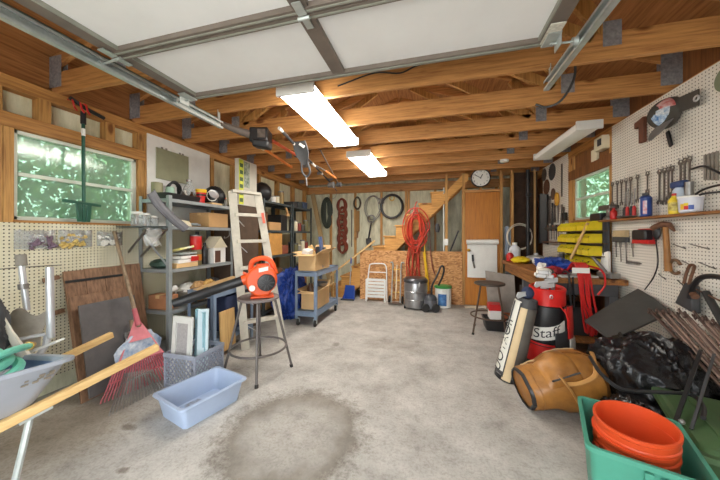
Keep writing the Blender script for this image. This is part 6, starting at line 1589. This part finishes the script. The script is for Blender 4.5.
def bucket(label, c, z0, tilt):
    mx = Matrix.Translation((c[0], c[1], z0)) @ Euler(tilt).to_matrix().to_4x4()
    t = T('plastic_bucket', label, 'bucket', (c[0], c[1], z0), 'nested orange buckets')
    P(t, 'bucket_body', M().lathe([(.105, 0), (.113, .006), (.127, .25), (.134, .255), (.134, .265), (.129, .27), (.129, .295), (.135, .30), (.135, .31), (.131, .315), (.132, .338), (.138, .345), (.138, .358), (.129, .358), (.108, .014), (0, .012)], mx, 40), ORGB)
    for s in (-1, 1): P(t, 'handle_ear', M().lathe([(.018, 0), (.018, .012), (0, .012)], mx @ frame((s * .131, 0, .28), (0, 0, 1), z=(s, 0, 0)), 12), ORGB)
    return t
tilt = (.06, -.05, 0)
bucket('upper orange bucket nested in another inside the teal bin', (.848, 1.475), .118, tilt)
bucket('lower orange bucket underneath another inside the teal bin', (.845, 1.478), .062, tilt)
# ------------------------------------------------------------------ overhead garage door
gd = T('garage_door', 'open overhead garage door with white panels in brown grey frame', 'garage door', (-.59, .67, 2.31))
DX0, DX1 = -1.81, .627
for i in range(4):
    y1 = 1.735 - .533 * i; y0 = y1 - .529
    s = P(gd, 'door_section', M().b2(DX0 + .01, DX1 - .01, y0, y1, 2.338, 2.375), DOORW)
    for ya, yb in ((y0, y0 + .036), (y1 - .036, y1)):
        P(s, 'rail', M().b2(DX0, DX1, ya, yb, 2.312, 2.34), FRMB, bev=.002)
        P(s, 'rail_lip', M().b2(DX0, DX1, (ya + yb) / 2 - .004, (ya + yb) / 2 + .004, 2.306, 2.313), FRMG)
    for xa, xb in ((DX0, DX0 + .075), (-.635, -.555), (DX1 - .075, DX1)):
        P(s, 'stile', M().b2(xa, xb, y0 + .036, y1 - .036, 2.314, 2.34), FRMB, bev=.002)
    for xa in (DX0 + .075, DX1 - .083):
        P(s, 'stile_lip', M().b2(xa, xa + .008, y0 + .036, y1 - .036, 2.316, 2.34), FRMG)
def hinge(x, y):
    h = P(gd, 'hinge', M().b2(x - .022, x + .022, y - .085, y - .012, 2.300, 2.306).b2(x - .018, x + .018, y + .012, y + .075, 2.300, 2.306).cyl((x - .03, y, 2.296), (x + .03, y, 2.296), .009), GALV)
    return h
for i in range(3):
    yh = 1.735 - .533 * (i + 1) + .002
    hinge(-.595, yh)
    for x, s in ((DX0 + .02, -1), (DX1 - .02, 1)):
        h = hinge(x, yh)
        P(h, 'roller', M().cyl((x, yh, 2.296), (x + s * .12, yh, 2.285), .006).cyl((x + s * .10, yh, 2.287), (x + s * .125, yh, 2.285), .022), GALV)
for x, s in ((DX0 + .03, -1), (DX1 - .03, 1)):
    h = P(gd, 'top_bracket', M().b2(x - .03, x + .03, 1.62, 1.735, 2.298, 2.306).b2(x + s * .03, x + s * .035, 1.64, 1.72, 2.25, 2.306), GALV)
    P(h, 'roller', M().cyl((x, 1.69, 2.285), (x + s * .12, 1.69, 2.28), .006).cyl((x + s * .10, 1.69, 2.28), (x + s * .125, 1.69, 2.28), .022), GALV)
P(gd, 'paper_label', M().b2(.555, .622, 1.56, 1.71, 2.302, 2.308), LABEL, label='white printed paper label')
P(gd, 'weather_strip', M().b2(DX0, DX1, 1.735, 1.748, 2.315, 2.375), FRMG)
def track(label, x, s):
    t = T('door_track', label, 'door track', (x, .9, 2.25), 'garage door tracks')
    m = M(); z = 2.285; y0 = -.02
    prof = [(-.5 + .02, 0), ]
    # C-section: web on the outside, two flanges
    m.b2(x - .002, x + .002, y0, 2.16, z - .03, z + .03)
    fx = x - s * .03
    m.b2(min(x, fx), max(x, fx), y0, 2.16, z - .032, z - .028).b2(min(x, fx), max(x, fx), y0, 2.16, z + .028, z + .032)
    m.b2(fx - .002, fx + .002, y0, 2.16, z - .032, z - .016).b2(fx - .002, fx + .002, y0, 2.16, z + .018, z + .032)
    P(t, 'rail', m, GALV)
    pts = [(x, -.02 - .40 * math.sin(a), z - .40 * (1 - math.cos(a))) for a in [k * PI / 16 for k in range(9)]]
    P(t, 'curve', M().tube(pts, .026, 6), GALV)
    P(t, 'upright', M().b2(x - .025, x + .025, -.44, -.40, 0, z - .40), GALV)
    P(t, 'hanger', M().bar((x, 2.14, z + .03), (x, 2.14, 2.42), .03, .004, (1, 0, 0)), GALV)
    P(t, 'angle_bar', M().b2(x + s * .004, x + s * .008, .1, 2.16, z + .02, z + .062).b2(x + s * .004, x + s * .034, .1, 2.16, z + .058, z + .062), mat('track_inner', (128, 146, 136), .45, .35))
    return t
track('galvanised door track on the left, below the timber trusses', -1.915, -1)
track('galvanised door track on the right, crossing the trusses', .755, 1)
S('power_cable', 'black cable draped along the truss beside the garage door edge', 'cable', M().tube(spline([(-.75, 2.118, 2.47), (-.45, 2.118, 2.53), (-.25, 2.118, 2.50), (-.1, 2.118, 2.54), (.2, 2.118, 2.545), (.55, 2.118, 2.55)], 6), .006, 6), BLACK)
S('power_cable', 'black cable looping down beside the end of the right door track', 'cable', M().tube(spline([(.80, 2.05, 2.42), (.92, 2.20, 2.45), (.98, 2.35, 2.40), (.94, 2.45, 2.30), (.86, 2.5, 2.28), (.80, 2.55, 2.33)], 6), .009, 6), BLACK)
S('wire_end', 'white wire drooping between the roof trusses on the right', 'wire', M().tube(spline([(.98, 1.75, 2.62), (1.08, 1.68, 2.70), (1.14, 1.62, 2.76), (1.18, 1.58, 2.81)], 6), .007, 6), CREAMP)

# ------------------------------------------------------------------ fluorescent lights
def lamp(label, x, y, rz, L, W, z, on, lowered=0):
    t = T('ceiling_light', label, 'ceiling light', (x, y, z), 'fluorescent ceiling lights', rz=rz, world=False)
    P(t, 'housing', M().b2(-W / 2 + .03, W / 2 - .03, -L / 2 + .02, L / 2 - .02, .045, .085), WHT)
    prof = [(-W / 2, .05), (-W / 2 + .015, .01), (-W / 2 + .05, 0), (W / 2 - .05, 0), (W / 2 - .015, .01), (W / 2, .05)]
    P(t, 'diffuser', M().prism(prof, L - .02, frame((0, -L / 2 + .01, 0), (1, 0, 0), y=(0, 0, 1)) @ Matrix.Translation((0, 0, -(L - .02)))), LAMP if on else LAMPO)
    for s in (-1, 1): P(t, 'end_cap', M().b2(-W / 2 - .003, W / 2 + .003, s * L / 2 - .012, s * L / 2 + .012, -.003, .085), WHT, bev=.004)
    return t
lamp('lit fluorescent ceiling light nearest the garage door', -.995, 2.485, 0, 1.24, .30, 2.313, True)
lamp('lit fluorescent ceiling light farther back, towards the stairs', -.975, 4.225, 0, 1.30, .33, 2.313, True)
lamp('unlit fluorescent light by the right wall above the window', 1.455, 3.77, 0.02, 1.14, .22, 2.305, False)
S('smoke_alarm', 'small white round alarm on the underside of a truss near the clock', 'alarm', M().lathe([(.05, 0), (.06, .01), (.06, .035), (0, .036)], Matrix.Translation((1.02, 4.59, 2.364)), 20), PAPER)

# ------------------------------------------------------------------ gear stored overhead on the left
tm = T('string_trimmer', 'string trimmer with black engine and orange shaft hung under the trusses', 'trimmer', (-1.85, 2.7, 2.2))
P(tm, 'engine', M().box((-1.80, 2.62, 2.325), (.19, .20, .15), (0, 0, .3)), BLACK, bev=.015)
P(tm, 'engine_cover', M().box((-1.77, 2.60, 2.235), (.17, .17, .08), (.1, .1, .3)), BLACK, bev=.02)
P(tm, 'exhaust_grille', M().box((-1.74, 2.54, 2.33), (.08, .02, .09), (0, 0, .3)), DSTEEL)
P(tm, 'curved_guard', M().tube(spline([(-1.86, 2.56, 2.33), (-1.95, 2.44, 2.345), (-2.04, 2.32, 2.375), (-2.12, 2.2, 2.385)], 6), [.045, .018], 10), mat('guard_grey', (104, 94, 88), .5))
P(tm, 'shaft', M().cyl((-1.89, 2.72, 2.27), (-2.03, 3.70, 2.27), .018), ORGT, label='orange shaft')
P(tm, 'hand_grip', M().cyl((-1.893, 2.74, 2.27), (-1.905, 2.82, 2.27), .024), CREAMP)
ps = T('pole_saw', 'orange pole tool lying beside the trimmer under the trusses', 'pole saw', (-1.6, 3.0, 2.25))
P(ps, 'shaft', M().cyl((-1.74, 2.72, 2.32), (-1.70, 3.20, 2.29), .018), mat('shaft_red', (206, 88, 48), .4))
P(ps, 'collar', M().cyl((-1.70, 3.20, 2.29), (-1.69, 3.30, 2.285), .028), CHAR)
P(ps, 'shaft', M().cyl((-1.60, 3.95, 2.25), (-1.58, 4.35, 2.22), .016), ORGT)
P(ps, 'tube_end', M().cyl((-1.69, 3.30, 2.285), (-1.60, 3.95, 2.25), .012), DSTEEL)
pd = T('canoe_paddle', 'grey paddle blade hanging down below the trusses beside the lamp', 'paddle', (-1.430, 2.95, 2.05))
def padl(u, v):
    w = (.075 + .02 * math.sin(PI * v)) * (1 - .5 * v * v)
    return V(-1.470, 2.85, 2.33).lerp(V(-1.470, 3.0, 2.10), v) + V(w * (u - .5) * 2, 0, 0) + V(0, .015 * math.cos(PI * (u - .5)), 0)
P(pd, 'blade', M().grid(padl, 8, 10, .012), mat('paddle_grey', (78, 78, 80), .5))
P(pd, 'throat', M().tube(spline([(-1.510, 2.99, 2.12), (-1.520, 3.03, 2.02), (-1.470, 3.05, 1.97), (-1.420, 3.03, 2.02), (-1.430, 2.99, 2.12)], 5), .013, 8), mat('paddle_grey', (78, 78, 80), .5))
P(pd, 'hook_tip', M().cyl((-1.480, 3.05, 1.97), (-1.475, 3.06, 1.86), .012, .006), STEEL)
P(pd, 'white_clip', M().box((-1.440, 2.86, 2.28), (.06, .03, .03), (0, .6, 0)), PAPER)
fr_ = T('fishing_rod', 'black and white fishing rod stored under the trusses with its reel at the back', 'fishing rod', (-1.6, 3.9, 2.1))
fa, fb = V(-1.49, 2.47, 2.335), V(-1.77, 4.75, 2.17)
def fp(k): return fa.lerp(fb, k)
P(fr_, 'rod', M().cyl(fa, fb, .012), BLACK)
for k0, k1 in ((0, .035), (.16, .21), (.46, .52), (.66, .69)): P(fr_, 'white_grip', M().cyl(fp(k0), fp(k1), .0165), PAPER)
P(fr_, 'cork_grip', M().cyl(fp(.03), fp(.16), .017), CHAR)
P(fr_, 'reel', M().cyl(fp(.90) + V(-.03, 0, -.05), fp(.90) + V(.05, 0, -.05), .045).cyl(fp(.90) + V(.05, 0, -.05), fp(.90) + V(.07, 0, -.05), .055), STEEL)
P(fr_, 'reel_handle', M().tube(spline([fp(.90) + V(.07, 0, -.05), fp(.90) + V(.09, .02, -.12), fp(.90) + V(.12, .02, -.16)], 5), .008, 6), BLACK)
P(fr_, 'line_hoop', M().tube([fp(.97) + V(.08 * math.cos(k * PI / 8), 0, -.16 + .10 * math.sin(k * PI / 8)) for k in range(9, 17)], .004, 6), STEEL)
fr2 = T('fishing_rod', 'second dark fishing rod alongside the black and white one', 'fishing rod', (-1.5, 3.9, 2.1))
P(fr2, 'rod', M().cyl((-1.40, 3.3, 2.35), (-1.70, 4.85, 2.21), .010), DSTEEL)
P(fr2, 'reel', M().cyl((-1.66, 4.65, 2.16), (-1.58, 4.65, 2.16), .04), CHAR)

# ------------------------------------------------------------------ light, sky, camera
w = bpy.data.worlds.new('daylight'); sc.world = w; w.use_nodes = True
bgd = w.node_tree.nodes['Background']
bgd.inputs[0].default_value = (.93, .97, 1.0, 1); bgd.inputs[1].default_value = 2.2
sun = bpy.data.lights.new('sun', 'SUN'); sun.energy = 5.0; sun.angle = .05; sun.color = (1, .96, .9)
so = bpy.data.objects.new('sun', sun); COL.objects.link(so)
so.rotation_euler = (math.radians(-38), math.radians(-12), 0)
sc.view_settings.view_transform = 'Standard'; sc.view_settings.look = 'None'
sc.view_settings.gamma = 1.0; sc.view_settings.use_curve_mapping = False
sc.view_settings.exposure = 1.68
try:
    sc.cycles.max_bounces = 10; sc.cycles.diffuse_bounces = 7; sc.cycles.transparent_max_bounces = 12
    sc.cycles.use_denoising = True; sc.cycles.caustics_reflective = False; sc.cycles.caustics_refractive = False
    sc.cycles.sample_clamp_indirect = 6
except Exception: pass
cd = bpy.data.cameras.new('camera'); co = bpy.data.objects.new('camera', cd); COL.objects.link(co)
F_PX = 278.0
cd.sensor_fit = 'HORIZONTAL'; cd.sensor_width = 36.0; cd.lens = F_PX / 720 * 36.0
cd.shift_y = (235 - 240) / 720.0
cd.clip_start = .02
co.location = (0, 0, 1.27); co.rotation_euler = (PI / 2, 0, math.atan(74 / F_PX))
sc.camera = co
# tidy: drop the helper property
for o in list(bpy.data.objects):
    if '_w' in o: del o['_w']
